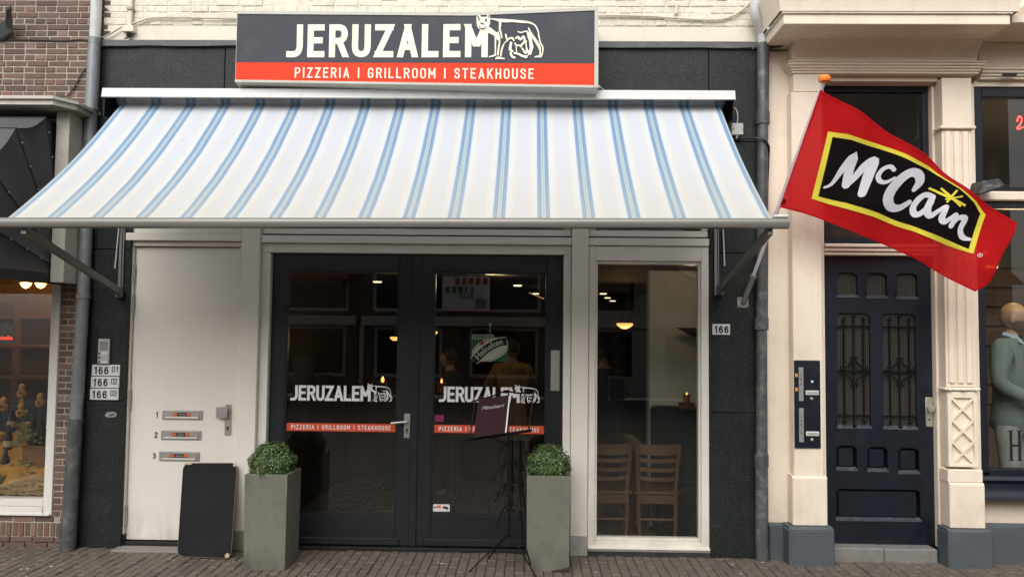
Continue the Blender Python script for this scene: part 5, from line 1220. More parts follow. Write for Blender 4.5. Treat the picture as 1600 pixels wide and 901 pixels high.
def shrub(cx, cy, cz, r, label, seed):
    q = random.Random(seed)
    t = thing('box_shrub', label, 'shrub', (cx, cy, cz-.06), group='clipped round shrubs in planters', world=True)
    part('stem', MB().tube([(cx, cy, cz-.08), (cx+.01, cy, cz-.02), (cx, cy, cz+.06)], [.014, .012, .008], 8), mat('shrub_bark', (.06, .04, .025), .8), t)
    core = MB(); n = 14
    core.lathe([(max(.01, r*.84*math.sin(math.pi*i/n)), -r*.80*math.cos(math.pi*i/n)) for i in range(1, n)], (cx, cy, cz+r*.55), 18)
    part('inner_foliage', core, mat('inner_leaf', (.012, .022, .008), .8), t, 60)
    fo = MB()
    for i in range(6400):
        z = q.uniform(-.62, 1); a_ = q.uniform(0, 2*math.pi); s_ = math.sqrt(max(0, 1-z*z)); d = Vector((s_*math.cos(a_), s_*math.sin(a_), z))
        bump = 1+.07*math.sin(d.x*(7+seed*.4)+seed)*math.sin(d.y*8+seed)+.05*math.sin(d.z*(9+seed*.3)+seed*2)
        rad = r*bump*(q.uniform(.84, 1.03) if q.random() < .93 else q.uniform(1.03, 1.10))
        p = Vector((cx, cy, cz+r*.55))+Vector((d.x*rad, d.y*rad, d.z*rad*.93))
        nrm = (d+Vector((q.uniform(-1, 1), q.uniform(-1, 1), q.uniform(-.6, 1)))*.8).normalized()
        t1 = nrm.orthogonal().normalized(); t1 = (Matrix.Rotation(q.uniform(0, 6.28), 3, nrm) @ t1); t2 = nrm.cross(t1)
        l, w = q.uniform(.006, .0135), q.uniform(.0032, .0062)
        fo.add([p-t1*l, p+t2*w, p+t1*l, p-t2*w], [(0, 1, 2, 3)], 1 if q.random() < .035 else 0)
    fol = part('foliage', fo, [LEAFM, mat('dry_leaf', (.16, .10, .04), .7, var=.2)], t, fix=False); fol['kind'] = 'stuff'
    for i in range(9):                                       # stray twigs past the clipped outline
        z = q.uniform(.0, .95); a_ = q.uniform(0, 2*math.pi); s_ = math.sqrt(1-z*z); d = Vector((s_*math.cos(a_), s_*math.sin(a_), z*.93)); p = Vector((cx, cy, cz+r*.55)); tw = MB()
        tw.tube([p+d*r*.9, p+d*r*1.06, p+d*r*1.15+Vector((0, 0, .006))], .0012, 4)
        for k in range(5):
            c_ = p+d*r*(1.02+.03*k); e_ = d.orthogonal().normalized()*.011; e_.rotate(Matrix.Rotation(k*2.4, 3, d).to_euler()); tw.add([c_, c_+e_*.5+d*.004, c_+e_*1.1, c_+e_*.5-d*.004], [(0, 1, 2, 3)])
        part('twig', tw, LEAFM, t, fix=False)
    fw = MB()
    for i in range(26):
        z = q.uniform(-.2, .95); a_ = q.uniform(math.pi, 2*math.pi); s_ = math.sqrt(1-z*z); p = Vector((cx, cy, cz+r*.55))+Vector((s_*math.cos(a_), s_*math.sin(a_), z*.93))*r*1.04
        fw.lathe([(.002, -.004), (.006, 0), (.002, .005)], tuple(p), 6)
    tag(part('blossom', fw, mat('lilac_blossom', (.34, .33, .42), .6), t), kind='stuff')
shrub(-1.797, -.335, .616, .150, 'clipped round shrub in the planter left of the black doors', 3)
shrub(.153, -.265, .620, .147, 'clipped round shrub in the planter right of the black doors', 8)

# ================================================================ BLACKBOARD LEANING ON THE WHITE DOOR
BD = thing('blackboard', 'blank blackboard with chipped rounded corners leaning against the white door', 'blackboard', (-2.31, -.215, 0), world=True)
pb = [Vector((-2.500, -.215, .006)), Vector((-2.102, -.235, .004)), Vector((-2.148, -.034, .646)), Vector((-2.552, -.036, .640))]
def bpt(u, v): return (pb[0]*(1-u)+pb[1]*u)*(1-v)+(pb[3]*(1-u)+pb[2]*u)*v
nb_ = (pb[1]-pb[0]).cross(pb[3]-pb[0]).normalized()
if nb_.y > 0: nb_ = -nb_
out = []; ru, rv = .11, .075
for (cu, cv, a0) in ((ru, rv, 180), (1-ru, rv, 270), (1-ru, 1-rv, 0), (ru, 1-rv, 90)):
    for k in range(6):
        t = R(a0+k*18); out.append((cu+ru*math.cos(t), cv+rv*math.sin(t)))
n = len(out)
def slab(o, d0, d1, m=None):
    mb = MB(); mb.add([bpt(*p)+nb_*d0 for p in o]+[bpt(*p)+nb_*d1 for p in o], [tuple(range(n)), tuple(range(n, 2*n))[::-1]]+[(i, (i+1) % n, (i+1) % n+n, i+n) for i in range(n)]); return mb
part('board', slab(out, 0, .014), mat('pale_ply_edge', (.17, .13, .09), .7, fine=.2), BD)
part('slate_face', slab([((u-.5)*.986+.5-(.0 if v < .5 else .004), (v-.5)*.988+.5) for u, v in out], .0145, .016), mat('chalkboard_black', (.0085, .0088, .0095), .65, var=.1, vscale=2, spec=.15, stain=((.018, .018, .018), .6, 3)), BD)
for (cu, cv, su, sv) in ((.10, .990, .12, .014), (.955, .975, .05, .022), (.93, .03, .07, .032)):
    q = [(cu+su*math.cos(t*math.pi/4)*(.8+.3*((t*7) % 3)/2)*.7, cv+sv*math.sin(t*math.pi/4)*.8) for t in range(8)]
    part('chip', MB().add([bpt(*p)+nb_*.0166 for p in q], [tuple(range(8))]), mat('bare_wood_chip', (.42, .31, .19), .7, fine=.2), BD, fix=False)

# ================================================================ MENU STAND
MS = thing('music_stand', 'thin black wrought iron stand holding the menu before the doors', 'stand', (-.12, -.37, 0), world=True)
hub = Vector((-.118, -.395, .255))
for k, ft in enumerate(((-.388, -.462, .008), (.070, -.560, .008), (-.270, -.125, .008))):
    part('leg', MB().tube(catmull([hub+Vector((0, 0, .005)), hub.lerp(Vector(ft), .5)+Vector((0, 0, .004)), Vector(ft)], 3), .0050, 8), BLACKIRON, MS, 60)
part('post', MB().tube([hub-Vector((0, 0, .02)), Vector((-.122, -.400, .70)), Vector((-.128, -.420, .93))], [.0078, .0078, .006], 8), BLACKIRON, MS, 60)
for k, zz in enumerate((.40, .56, .70)):
    s = .030+.006*k
    part('scroll', MB().tube(catmull([(-.12+s*2.6, -.40, zz-.06), (-.12+s*2.2, -.40, zz+.02), (-.12+s*1.0, -.40, zz+.05), (-.12+s*.6, -.40, zz+.02), (-.12+s*1.1, -.40, zz+.005), (-.12+s*1.5, -.40, zz+.02)], 4), .0045, 6), BLACKIRON, MS, 60)
    part('scroll', MB().tube(catmull([(-.12-s*2.9, -.41, zz-.10), (-.12-s*2.0, -.41, zz-.02), (-.12-s*1.0, -.41, zz+.03), (-.12-s*.5, -.41, zz+.01), (-.12-s*1.0, -.41, zz-.01)], 4), .0045, 6), BLACKIRON, MS, 60)
part('stay', MB().tube([(-.02, -.40, .22), (-.045, -.39, .50), (-.060, -.39, .78)], .006, 6).tube([(-.02, -.40, .22), (.03, -.43, .05)], .005, 6), BLACKIRON, MS, 60)
dl, dr = Vector((-.415, -.530, .902)), Vector((.030, -.445, .962)); du = Vector((.030, .105, .255))
part('tray', MB().tube([dl, dr], .0065, 8).tube([dl+Vector((0, -.03, .012)), dr+Vector((0, -.03, .012))], .005, 6), BLACKIRON, MS, 60)
for u_ in (.05, .30, .62, .95):
    p = dl.lerp(dr, u_); part('upright', MB().tube([p, p+du], .006, 6), BLACKIRON, MS)
part('top_rail', MB().tube([dl.lerp(dr, .02)+du, dl.lerp(dr, .30)+du*1.06, dl.lerp(dr, .5)+du*1.16, dl.lerp(dr, .68)+du*1.06, dl.lerp(dr, .98)+du], .006, 6), BLACKIRON, MS, 60)
part('brace', MB().tube([Vector((-.128, -.420, .93)), dl.lerp(dr, .62)+du*.1], .006, 6).tube([Vector((-.125, -.415, .86)), dl.lerp(dr, .35)+du*.02], .005, 6), BLACKIRON, MS)
MN = thing('menu', 'dark maroon menu folder resting on the iron stand', 'menu', tuple(dl.lerp(dr, .40)), world=True)
m0 = dl.lerp(dr, .115)+Vector((0, -.015, .010)); m1 = dl.lerp(dr, .585)+Vector((0, -.015, .010)); mu = Vector((.022, .102, .250)); mn = (m1-m0).cross(mu).normalized()
if mn.y > 0: mn = -mn
def card(mb, a_, b_, u_, d0, d1): 
    v = [a_+mn*d0, b_+mn*d0, b_+u_+mn*d0, a_+u_+mn*d0, a_+mn*d1, b_+mn*d1, b_+u_+mn*d1, a_+u_+mn*d1]
    return mb.add(v, [(0, 1, 2, 3), (7, 6, 5, 4), (0, 4, 5, 1), (1, 5, 6, 2), (2, 6, 7, 3), (3, 7, 4, 0)])
part('cover', card(MB(), m0, m1, mu, .010, .014), mat('maroon_leather', (.026, .007, .011), .6, var=.1, spec=.12), MN)
part('pages', card(MB(), m0+Vector((.006, 0, 0)), m1+Vector((.010, 0, .0)), mu*.985, .002, .0098), ENAM, MN)
part('back_cover', card(MB(), m0, m1+Vector((.012, 0, 0)), mu, -.002, .0018), MATS['maroon_leather'], MN)
ax, ay = (m1-m0).normalized(), mu.normalized(); mc = (m0+m1)/2+mu*.70
tm = font_mesh('Menukaart', .036, lambda x, y: tuple(mc+ax*x+ay*y+mn*.0152), shear=.35)
part('lettering', tm, mat('silver_print', (.42, .39, .37), .5), MN, fix=False)
# ================================================================ INSIDE THE RESTAURANT
def place(root, loc, rz, label=None):
    r = root.copy(); COL.objects.link(r); r.location = loc; r.rotation_euler = (0, 0, rz)
    if label: r['label'] = label
    for ch in [o for o in COL.objects if o.parent == root]:
        c = ch.copy(); COL.objects.link(c); c.parent = r
        for g_ in [o for o in COL.objects if o.parent == ch]:
            d = g_.copy(); COL.objects.link(d); d.parent = c
    return r
def chair(loc, rz, label):
    t = thing('chair', label, 'chair', loc, rz, 'ladder-back chairs in the restaurant')
    H, W = .84, .165
    for s in (-1, 1):                                        # back posts splay out towards the top, local -y is the back
        part('back_leg', MB().tube(catmull([(s*.135, -.215, 0), (s*.150, -.19, .25), (s*.150, -.185, .45), (s*.160, -.205, .65), (s*.172, -.24, H)], 4), [.019]*4*4+[.017], 8), WOODC, t, 60)
        part('front_leg', MB().tube([(s*.175, .19, 0), (s*.17, .18, .43)], .018, 8), WOODC, t, 60)
        part('side_rail', MB().tube([(s*.148, -.19, .22), (s*.172, .18, .22)], .011, 8), WOODC, t, 60)
    def slat(z, h, bow, y):
        mb = MB(); n = 8
        for i in range(n+1):
            u = i/n*2-1; w = W-.006-.012*(H-z)/.4
            yy = y-bow*(1-u*u)
            zz = z-.008*(1-u*u)
            mb.v += [(u*w, yy-.008, zz-h/2), (u*w, yy-.008, zz+h/2), (u*w, yy+.008, zz+h/2), (u*w, yy+.008, zz-h/2)]
        for i in range(n):
            for k in range(4): mb.f.append((i*4+k, i*4+(k+1) % 4, (i+1)*4+(k+1) % 4, (i+1)*4+k)); mb.m.append(0)
        return mb
    part('top_rail', slat(H-.035, .085, .022, -.235), WOODC, t)
    for z, y in ((.715, -.220), (.64, -.207), (.565, -.197)): part('slat', slat(z, .032, .020, y), WOODC, t)
    part('seat', MB().box(-.19, .19, -.20, .21, .425, .455, .010), WOODC, t)
    part('apron', MB().box(-.155, .155, -.195, -.175, .355, .424, .004), WOODC, t)
    part('stretcher', MB().tube([(-.15, -.195, .23), (.15, -.195, .23)], .012, 8), WOODC, t, 60)
    return t
chair((.66, .80, -.10), R(2), 'wooden ladder-back chair behind the tall window, left of the pair')
chair((1.068, .80, -.10), R(-2), 'wooden ladder-back chair behind the tall window, right of the pair')
def table(loc, sx, sy_, label):
    t = thing('table', label, 'table', loc)
    part('table_top', MB().box(-sx/2, sx/2, -sy_/2, sy_/2, .72, .755, .004), mat('table_wood', (.03, .014, .008), .6, streak=.1), t)
    for a_ in (-1, 1):
        for b_ in (-1, 1): part('leg', MB().box(a_*(sx/2-.05)-.025, a_*(sx/2-.05)+.025, b_*(sy_/2-.05)-.025, b_*(sy_/2-.05)+.025, 0, .719), MATS['table_wood'], t)
    return t
table((.98, 1.62, -.10), 1.1, .7, 'dark wooden table behind the chairs in the tall window') if False else None
tb = table((.72, 1.50, -.10), .62, .8, 'dark wooden table behind the two ladder-back chairs')
table((-.35, 1.9, -.10), .8, .7, 'dark wooden table inside the right black door')
bn = thing('bench', 'black padded bench against the pale partition wall', 'bench', (1.38, 1.0, -.1), world=True)
part('backrest', MB().box(1.09, 1.69, 1.06, 1.19, .20, 1.0, .02), BLACK, bn); part('seat', MB().box(1.09, 1.69, .80, 1.055, -.10, .34, .02), BLACK, bn)
wlm = thing('wall_lamp', 'dark pointed lamp shade on the pale partition wall', 'lamp', (1.45, 1.15, 1.60), world=True)
part('shade', MB().add([(1.30, 1.10, 1.690), (1.62, 1.02, 1.690), (1.62, 1.18, 1.690), (1.44, 1.10, 1.62), (1.60, 1.06, 1.60), (1.60, 1.17, 1.60)], [(0, 1, 2), (0, 3, 4, 1), (0, 2, 5, 3), (3, 5, 4), (1, 4, 5, 2)]), mat('dark_shade', (.03, .02, .014), .6), wlm)
part('mount', MB().box(1.52, 1.58, 1.16, 1.199, 1.62, 1.68), BLACK, wlm)
cn = thing('candle', 'small lit candle glass on the ledge by the pale partition', 'candle', (1.36, .92, 1.0), world=True)
part('glass_cup', MB().lathe([(.028, 0), (.034, .07), (.031, .07), (.026, .01)], (1.36, .92, 1.05), 12), mat('amber_glass', (.30, .11, .03), .3), cn, 40)
part('flame', MB().lathe([(.003, 0), (.009, .012), (.005, .028), (.001, .038)], (1.36, .915, 1.10), 8), emit('flame_glow', (1, .38, .07), 3), cn, 40)
part('stand', MB().box(1.30, 1.42, .86, .98, 1.0, 1.049), mat('ledge_wood', (.12, .05, .02), .5), cn)
LAMPG = emit('warm_lamp_glass', (1, .50, .13), 1.1)
def pendant(x, y, z, label, r=.13):
    t = thing('pendant_lamp', label, 'lamp', (x, y, z), group='warm lamps in the dining room')
    part('bowl', MB().lathe([(.02, -r*.55), (r*.6, -r*.42), (r*.95, -r*.12), (r, 0), (r*.9, .01)], (0, 0, 0), 20), LAMPG, t, 60)
    part('cord', MB().tube([(0, 0, .012), (0, 0, 2.199-z)], .005, 6), BLACK, t)
    return t
pendant(1.14, 3.5, 1.74, 'glowing amber bowl lamp seen through the tall window', .10)
pendant(-1.40, 2.4, 1.56, 'glowing lamp bowl seen through the left black door', .055)
pendant(-1.10, 3.2, 1.62, 'small far amber lamp between the two black doors', .06)
def light(name, loc, e, col, r=.06):
    d = bpy.data.lights.new(name, 'POINT'); d.energy = e; d.color = col; d.shadow_soft_size = r
    o = bpy.data.objects.new(name, d); COL.objects.link(o); o.location = loc; return o
light('pendant_light', (1.14, 3.5, 1.60), 3, (1, .62, .28)); light('pendant_light', (-1.36, 2.1, 1.50), 1.2, (1, .62, .28)); light('downlight_and_fill', (-.3, 2.0, 2.12), 2.5, (1, .74, .46)); light('downlight_and_fill', (1.35, .62, 2.10), 1.2, (1, .80, .58))  # last lamp has no fitting, added as fill to brighten the pale partition
bt_ = thing('candle', 'small orange tea light glowing behind the left door lettering', 'candle', (-1.45, 2.0, 1.03), world=True)
part('flame', MB().lathe([(.006, 0), (.018, .02), (.010, .045), (.002, .06)], (-1.45, 2.0, 1.12), 8), emit('flame_glow', (1, .42, .08), 12), bt_, 40); part('holder', MB().lathe([(.04, 0), (.05, .09), (.045, .09), (.035, .01)], (-1.45, 2.0, 1.03), 12), MATS['amber_glass'], bt_, 40)
bt2 = thing('candle', 'tiny orange tea light left of the maroon menu, inside', 'candle', (-.86, 2.0, 1.03), world=True)
part('flame', MB().lathe([(.005, 0), (.012, .015), (.007, .03), (.002, .045)], (-.86, 2.0, 1.12), 8), MATS['flame_glow'], bt2, 40); part('holder', MB().lathe([(.04, 0), (.05, .09), (.045, .09), (.035, .01)], (-.86, 2.0, 1.03), 12), MATS['amber_glass'], bt2, 40)
solo('bar_counter', MB().box(-2.1, -.2, 3.4, 3.9, -.1, 1.0, .01).box(-2.12, -.18, 3.36, 3.94, 1.001, 1.04, .006), mat('bar_wood', (.06, .028, .013), .4, streak=.1), 'dark wooden bar counter deep inside the dining room', 'counter')
rbq = random.Random(2)
for k in range(6):
    x = -.50+k*.055; t = thing('bottle', 'small bottle glinting on the table, number %s from the left' % ('one two three four five six'.split()[k]), 'bottle', (x, 1.9+.03*(k % 2), .655), group='bottles on the inner table')
    h = .17+.03*(k % 3)
    part('body', MB().lathe([(.02, 0), (.022, .01), (.022, h*.55), (.009, h*.75), (.009, h)], (0, 0, 0), 10), mat('bottle_glass_%d' % (k % 3), ((.25, .18, .08), (.10, .16, .08), (.35, .30, .22))[k % 3], .12), t, 40)
    part('cap', MB().lathe([(.010, 0), (.010, .016), (.006, .018)], (0, 0, h), 8), mat('brass_cap', (.7, .45, .16), .25, metal=.8), t, 40)

# beer sign hanging behind the right-hand door glass
BS = thing('beer_sign', 'green hanging sign with oval label and welcome tab behind the door glass', 'sign', (-.30, .28, 1.40), world=True)
sx0, sx1, sz0, sz1 = -.442, -.158, 1.405, 1.600
sgx = lambda d: (lambda x, z: (x, .28-d, z))
def blob(pts, d, m, name, label=None): 
    mb = MB(); mb.add([(x, .28-d, z) for x, z in pts], [tuple(range(len(pts)))]); return part(name, mb, m, BS, fix=False)
GREEN = mat('beer_green', (.02, .12, .035), .4, var=.06); PAPER = mat('beer_white', (.62, .61, .55), .4); BLK = mat('beer_black', (.012, .012, .012), .4)
part('board', MB().box(sx0, sx1, .281, .289, sz0, sz1-.006), GREEN, BS)
def rot(cx, cz, a_, b_, ang, n=40, k=2.0): 
    c_, s_ = math.cos(R(ang)), math.sin(R(ang)); o = []
    for i in range(n):
        t = 2*math.pi*i/n; x = a_*math.copysign(abs(math.cos(t))**(2/k), math.cos(t)); z = b_*math.copysign(abs(math.sin(t))**(2/k), math.sin(t))
        X, Z = cx+x*c_-z*s_, cz+x*s_+z*c_
        o.append((min(max(X, sx0), sx1), min(max(Z, sz0), sz1-.006)))
    return o
blob(rot(-.297, 1.500, .150, .088, 26, k=2.4), .001, PAPER, 'oval')
rd = MB()
ov = rot(-.297, 1.500, .138, .076, 26, k=2.4); ribbon(rd, [(x, z, .004) for x, z in ov+[ov[0]]], sgx(.002)); part('red_line', rd, mat('beer_red', (.45, .03, .03), .5), BS, fix=False)
arc = catmull([(-.425, 1.408), (-.355, 1.478), (-.285, 1.530), (-.225, 1.555), (-.170, 1.566)], 8)
bw = MB(); ribbon(bw, [(x, z, .074) for x, z in arc], sgx(.003)); part('band_edge', bw, PAPER, BS, fix=False)
bw = MB(); ribbon(bw, [(x, z, .062) for x, z in arc], sgx(.004)); part('band', bw, BLK, BS, fix=False)
def on_arc(s, h):
    acc = 0
    for p, q in zip(arc, arc[1:]):
        d = math.dist(p, q)
        if acc+d >= s or q == arc[-1]:
            t = (s-acc)/d; tx, tz = (q[0]-p[0])/d, (q[1]-p[1])/d
            return (p[0]+tx*(s-acc)-tz*h, .2745, p[1]+tz*(s-acc)+tx*h)
        acc += d
tl = sum(math.dist(p, q) for p, q in zip(arc, arc[1:]))
part('band_lettering', font_mesh('Heineken', .064, lambda x, y: on_arc(tl*.50+x*1.02, y-.018), bold=.0012), PAPER, BS, fix=False)
star = [(-.362+.026*(1 if i % 2 == 0 else .42)*math.sin(i*math.pi/5), 1.548+.026*(1 if i % 2 == 0 else .42)*math.cos(i*math.pi/5)) for i in range(10)]
mb = MB(); mb.add([(x, .2775, z) for x, z in star]+[(-.362, .2775, 1.548)], [(i, (i+1) % 10, 10) for i in range(10)]); part('red_star', mb, MATS['beer_red'], BS, fix=False)
blob([(x, z) for x, z in [(-.354+.088*math.copysign(abs(math.cos(t*math.pi/14))**.35, math.cos(t*math.pi/14)), 1.598+.019*math.copysign(abs(math.sin(t*math.pi/14))**.35, math.sin(t*math.pi/14))) for t in range(28)]], .005, PAPER, 'tab')
blob([(x, z) for x, z in [(-.354+.083*math.copysign(abs(math.cos(t*math.pi/14))**.35, math.cos(t*math.pi/14)), 1.598+.0145*math.copysign(abs(math.sin(t*math.pi/14))**.35, math.sin(t*math.pi/14))) for t in range(28)]], .006, GREEN, 'tab_face')
part('tab_lettering', merge(fit_text('WELKOM', -.425, -.283, 1.588, .020, .0045, lambda x, z, l: (x, .2730-l*.3, z))), PAPER, BS, fix=False)
part('chain', MB().tube([(-.300, .285, 1.595), (-.300, .285, 1.690)], .0022, 5), STEEL, BS); part('suction_cup', MB().lathe([(.004, -.012), (.012, -.006), (.014, 0)], (-.300, .285, 1.695), 10, axis='Y'), mat('clear_rubber', (.4, .4, .38), .3), BS, 40)

# ================================================================ PEOPLE AND SHOP FIGURES
def skin(verts, edges, radii, m, name, parent, subs=2, sculpt=None):
    me = bpy.data.meshes.new(name); me.from_pydata(verts, edges, [])
    o = bpy.data.objects.new('tmp_skin', me); COL.objects.link(o)
    o.modifiers.new('skin', 'SKIN'); s = o.modifiers.new('sub', 'SUBSURF'); s.levels = subs; s.render_levels = subs
    sv = me.skin_vertices[0].data
    for i, r_ in enumerate(radii): sv[i].radius = (r_, r_) if not isinstance(r_, tuple) else r_; sv[i].use_root = (i == 0)
    dg = bpy.context.evaluated_depsgraph_get(); dg.update()
    nm = bpy.data.meshes.new_from_object(o.evaluated_get(dg)); nm.name = name
    bpy.data.objects.remove(o); bpy.data.meshes.remove(me)
    nm.materials.clear(); nm.materials.append(m)
    if sculpt:
        for v in nm.vertices: v.co = sculpt(v.co)
    nm.polygons.foreach_set('use_smooth', [True]*len(nm.polygons)); nm.update()
    return obj(name, nm, parent)
def person(loc, rz, label, skin_m, top_m, leg_m, hair_m=None, arms=None, head_turn=0.0, cat='person', name='person', scale=1.0, beard=None, jacket_open=None, lean=0.0):
    t = thing(name, label, cat, loc, rz); t.scale = (scale,)*3
    A = {'eL': (-.235, -.03, 1.16), 'wL': (-.215, .10, .93), 'eR': (.235, -.03, 1.16), 'wR': (.215, .10, .93)}
    A.update(arms or {})
    Ly = lambda z: lean*max(0, z-.95)
    J = []; E_ = []; Rd = []
    def j(p, r_, par=None):
        J.append((p[0], p[1]+Ly(p[2]), p[2])); Rd.append(r_)
        if par is not None: E_.append((par, len(J)-1))
        return len(J)-1
    pel = j((0, 0, .95), (.150, .115)); wa = j((0, 0, 1.10), (.138, .10), pel); ch = j((0, .005, 1.28), (.158, .115), wa); uc = j((0, 0, 1.41), (.125, .088), ch)
    nk = j((0, .005, 1.50), .056, uc); h1 = j((0, .020, 1.60), .052, nk)
    ids = {'trunk': [pel, wa, ch, uc]}
    arms_i = []; legs_i = []
    for s, e_, w_ in ((-1, A['eL'], A['wL']), (1, A['eR'], A['wR'])):
        sh = j((s*.165, 0, 1.42), .066, uc); el = j(e_, .046, sh); wr = j(w_, .031, el)
        d = (Vector(w_)-Vector(e_)).normalized(); pl = j(tuple(Vector(w_)+d*.055), (.040, .022), wr)
        arms_i.append((sh, el, wr))
        side = Vector((0, 0, 1)).cross(d); side = side.normalized() if side.length > .05 else Vector((1, 0, 0)); up_ = d.cross(side)
        for k in range(4):
            b0 = Vector(w_)+d*.095+side*(.026-.0175*k); ln = (.034, .040, .038, .029)[k]
            f1 = j(tuple(b0), .0095, pl); f2 = j(tuple(b0+d*ln-up_*.006), .0085, f1); j(tuple(b0+d*ln*1.7-up_*.022), .0075, f2)
        tb_ = j(tuple(Vector(w_)+d*.050+side*.046), .011, pl); j(tuple(Vector(w_)+d*.088+side*.060-up_*.01), .009, tb_)
    for s in (-1, 1):
        hp = j((s*.088, 0, .88), .092, pel); kn = j((s*.10, .015, .50), .062, hp); an = j((s*.105, -.02, .09), .042, kn); j((s*.12, .11, .035), .038, an)
        legs_i.append((hp, kn, an))
    hc = Vector((0, .030+Ly(1.63), 1.645))
    bo = skin(J, E_, Rd, skin_m, 'body', t, 2)
    bm = bmesh.new(); bm.from_mesh(bo.data)
    NU_, NV_ = 28, 22; hv = []
    def head_pt(i, k):
        th = math.pi*k/NV_; ph = 2*math.pi*i/NU_
        x, y, z = math.sin(th)*math.cos(ph), math.sin(th)*math.sin(ph), math.cos(th)
        X, Y, Z = x*.077, y*.099, z*.122
        if z < 0:
            X *= 1-.30*(-z)**1.6
            if y < 0: Y *= 1-.42*(-z)**1.2
            else: Y *= 1-.06*(-z)
        if z > .3: X *= 1-.06*(z-.3)
        d = Vector((X, Y, Z))
        def g(px, py, pz, s_, amt): return amt*math.exp(-((d-Vector((px, py, pz))).length_squared)/(s_*s_))
        if y > 0:
            Y += g(0, .097, -.020, .015, .020)+g(0, .098, -.008, .013, .014)+g(0, .098, .008, .012, .012)+g(0, .095, .030, .035, .006)+g(0, .085, -.088, .024, .012)+g(0, .09, -.052, .014, .006)-g(0, .092, -.060, .006, .005)
            for s_ in (-1, 1): Y -= g(s_*.030, .09, .010, .016, .022); Y += g(s_*.030, .09, .030, .014, .004)
        q = Vector((X, Y, Z)); q.rotate(Matrix.Rotation(head_turn, 3, 'Z').to_euler()); return q+hc
    if beard:
        bp = MB(); ks = range(12, 19); is_ = range(0, NU_//2+1)
        bp.v = [tuple(hc+(head_pt(i, k)-hc)*1.018) for k in ks for i in is_]; w_ = len(is_)
        for a_ in range(len(ks)-1):
            for b_ in range(w_-1):
                if a_ < 2 and 4 < b_ < w_-5: continue
                q = a_*w_+b_; bp.f.append((q, q+1, q+w_+1, q+w_)); bp.m.append(0)
        part('painted_beard', bp, beard, t, 60, fix=False)
        for s_ in (-1, 1):
            e_ = MB(); e_.v = [tuple(hc+(head_pt(i, k)-hc)*1.012) for k in (9, 10) for i in ((4, 5, 6) if s_ > 0 else (8, 9, 10))]; e_.f = [(0, 1, 4, 3), (1, 2, 5, 4)]; e_.m = [0, 0]
            part('painted_eyebrow', e_, beard, t, fix=False)
    ring_ = [[bm.verts.new(head_pt(i, k)) for i in range(NU_)] for k in range(1, NV_)]
    pt_, pb_ = bm.verts.new(head_pt(0, 0)), bm.verts.new(head_pt(0, NV_))
    for k in range(NV_-2):
        for i in range(NU_): bm.faces.new((ring_[k][i], ring_[k+1][i], ring_[k+1][(i+1) % NU_], ring_[k][(i+1) % NU_]))
    for i in range(NU_): bm.faces.new((pt_, ring_[0][i], ring_[0][(i+1) % NU_])); bm.faces.new((pb_, ring_[-1][(i+1) % NU_], ring_[-1][i]))
    for s_ in (-1, 1):
        er = bmesh.ops.create_icosphere(bm, subdivisions=2, radius=1.0)['verts']
        for v in er:
            q = Vector((v.co.x*.010+s_*.077, v.co.y*.020-.004, v.co.z*.032-.006)); q.rotate(Matrix.Rotation(head_turn, 3, 'Z').to_euler()); v.co = q+hc
    bmesh.ops.recalc_face_normals(bm, faces=bm.faces); bm.to_mesh(bo.data); bm.free()
    rm = bo.modifiers.new('one_surface', 'REMESH'); rm.mode = 'VOXEL'; rm.voxel_size = .0065; rm.use_smooth_shade = True
    dg = bpy.context.evaluated_depsgraph_get(); dg.update(); nm = bpy.data.meshes.new_from_object(bo.evaluated_get(dg)); nm.name = 'body'
    bo.modifiers.clear(); bo.data = nm
    if not nm.materials: nm.materials.append(skin_m)
    inf = lambda r_, k=1.10, a_=.010: tuple(x*k+a_ for x in r_) if isinstance(r_, tuple) else r_*k+a_
    def sub(idx, edges, m, nm, k, a_):
        mp = {i: n for n, i in enumerate(idx)}
        return skin([J[i] for i in idx], [(mp[p], mp[q]) for p, q in edges], [inf(Rd[i], k, a_) for i in idx], m, nm, t, 2)
    (s1, e1, w1), (s2, e2, w2) = arms_i
    hem = len(J); J.append((0, .004, .74)); Rd.append((.185, .16)); tw = len(J); J.append((0, Ly(1.0), 1.0)); Rd.append((.146, .11))
    sub([ch, wa, uc, pel, s1, e1, w1, s2, e2, w2, hem, nk], [(uc, nk), (ch, wa), (ch, uc), (wa, pel), (pel, hem), (uc, s1), (s1, e1), (e1, w1), (uc, s2), (s2, e2), (e2, w2)], top_m, 'jacket', 1.10, .012)
    (h_, k_, a1), (h2_, k2_, a2) = legs_i
    sub([pel, h_, k_, a1, h2_, k2_, a2, tw], [(pel, tw), (pel, h_), (h_, k_), (k_, a1), (pel, h2_), (h2_, k2_), (k2_, a2)], leg_m, 'trousers', 1.06, .008)
    part('waistband', MB().lathe([(.140, .78), (.146, .84), (.144, .92), (.130, 1.0)], (0, .004, 0), 20, sq=(1.08, .86)), leg_m, t, 60)
    if hair_m:
        mb = MB(); n = 16; m_ = 9
        for i in range(m_+1):
            th = math.pi*.62*i/m_
            for k in range(n):
                a_ = 2*math.pi*k/n; lim = 1.0 if math.sin(a_) < .35 else .62
                tt = th*lim; mb.v.append((.088*math.sin(tt)*math.cos(a_), hc.y-.010+.104*math.sin(tt)*math.sin(a_), 1.660+.118*math.cos(tt)))
        for i in range(m_):
            for k in range(n): mb.f.append((i*n+k, i*n+(k+1) % n, (i+1)*n+(k+1) % n, (i+1)*n+k)); mb.m.append(0)
        hr = part('hair', mb, hair_m, t, 60, fix=False)
        if head_turn: hr.rotation_euler = (0, 0, head_turn)
    return t
SKIN = mat('skin', (.34, .19, .12), .5, var=.05); HAIR = mat('dark_hair', (.012, .009, .007), .6)
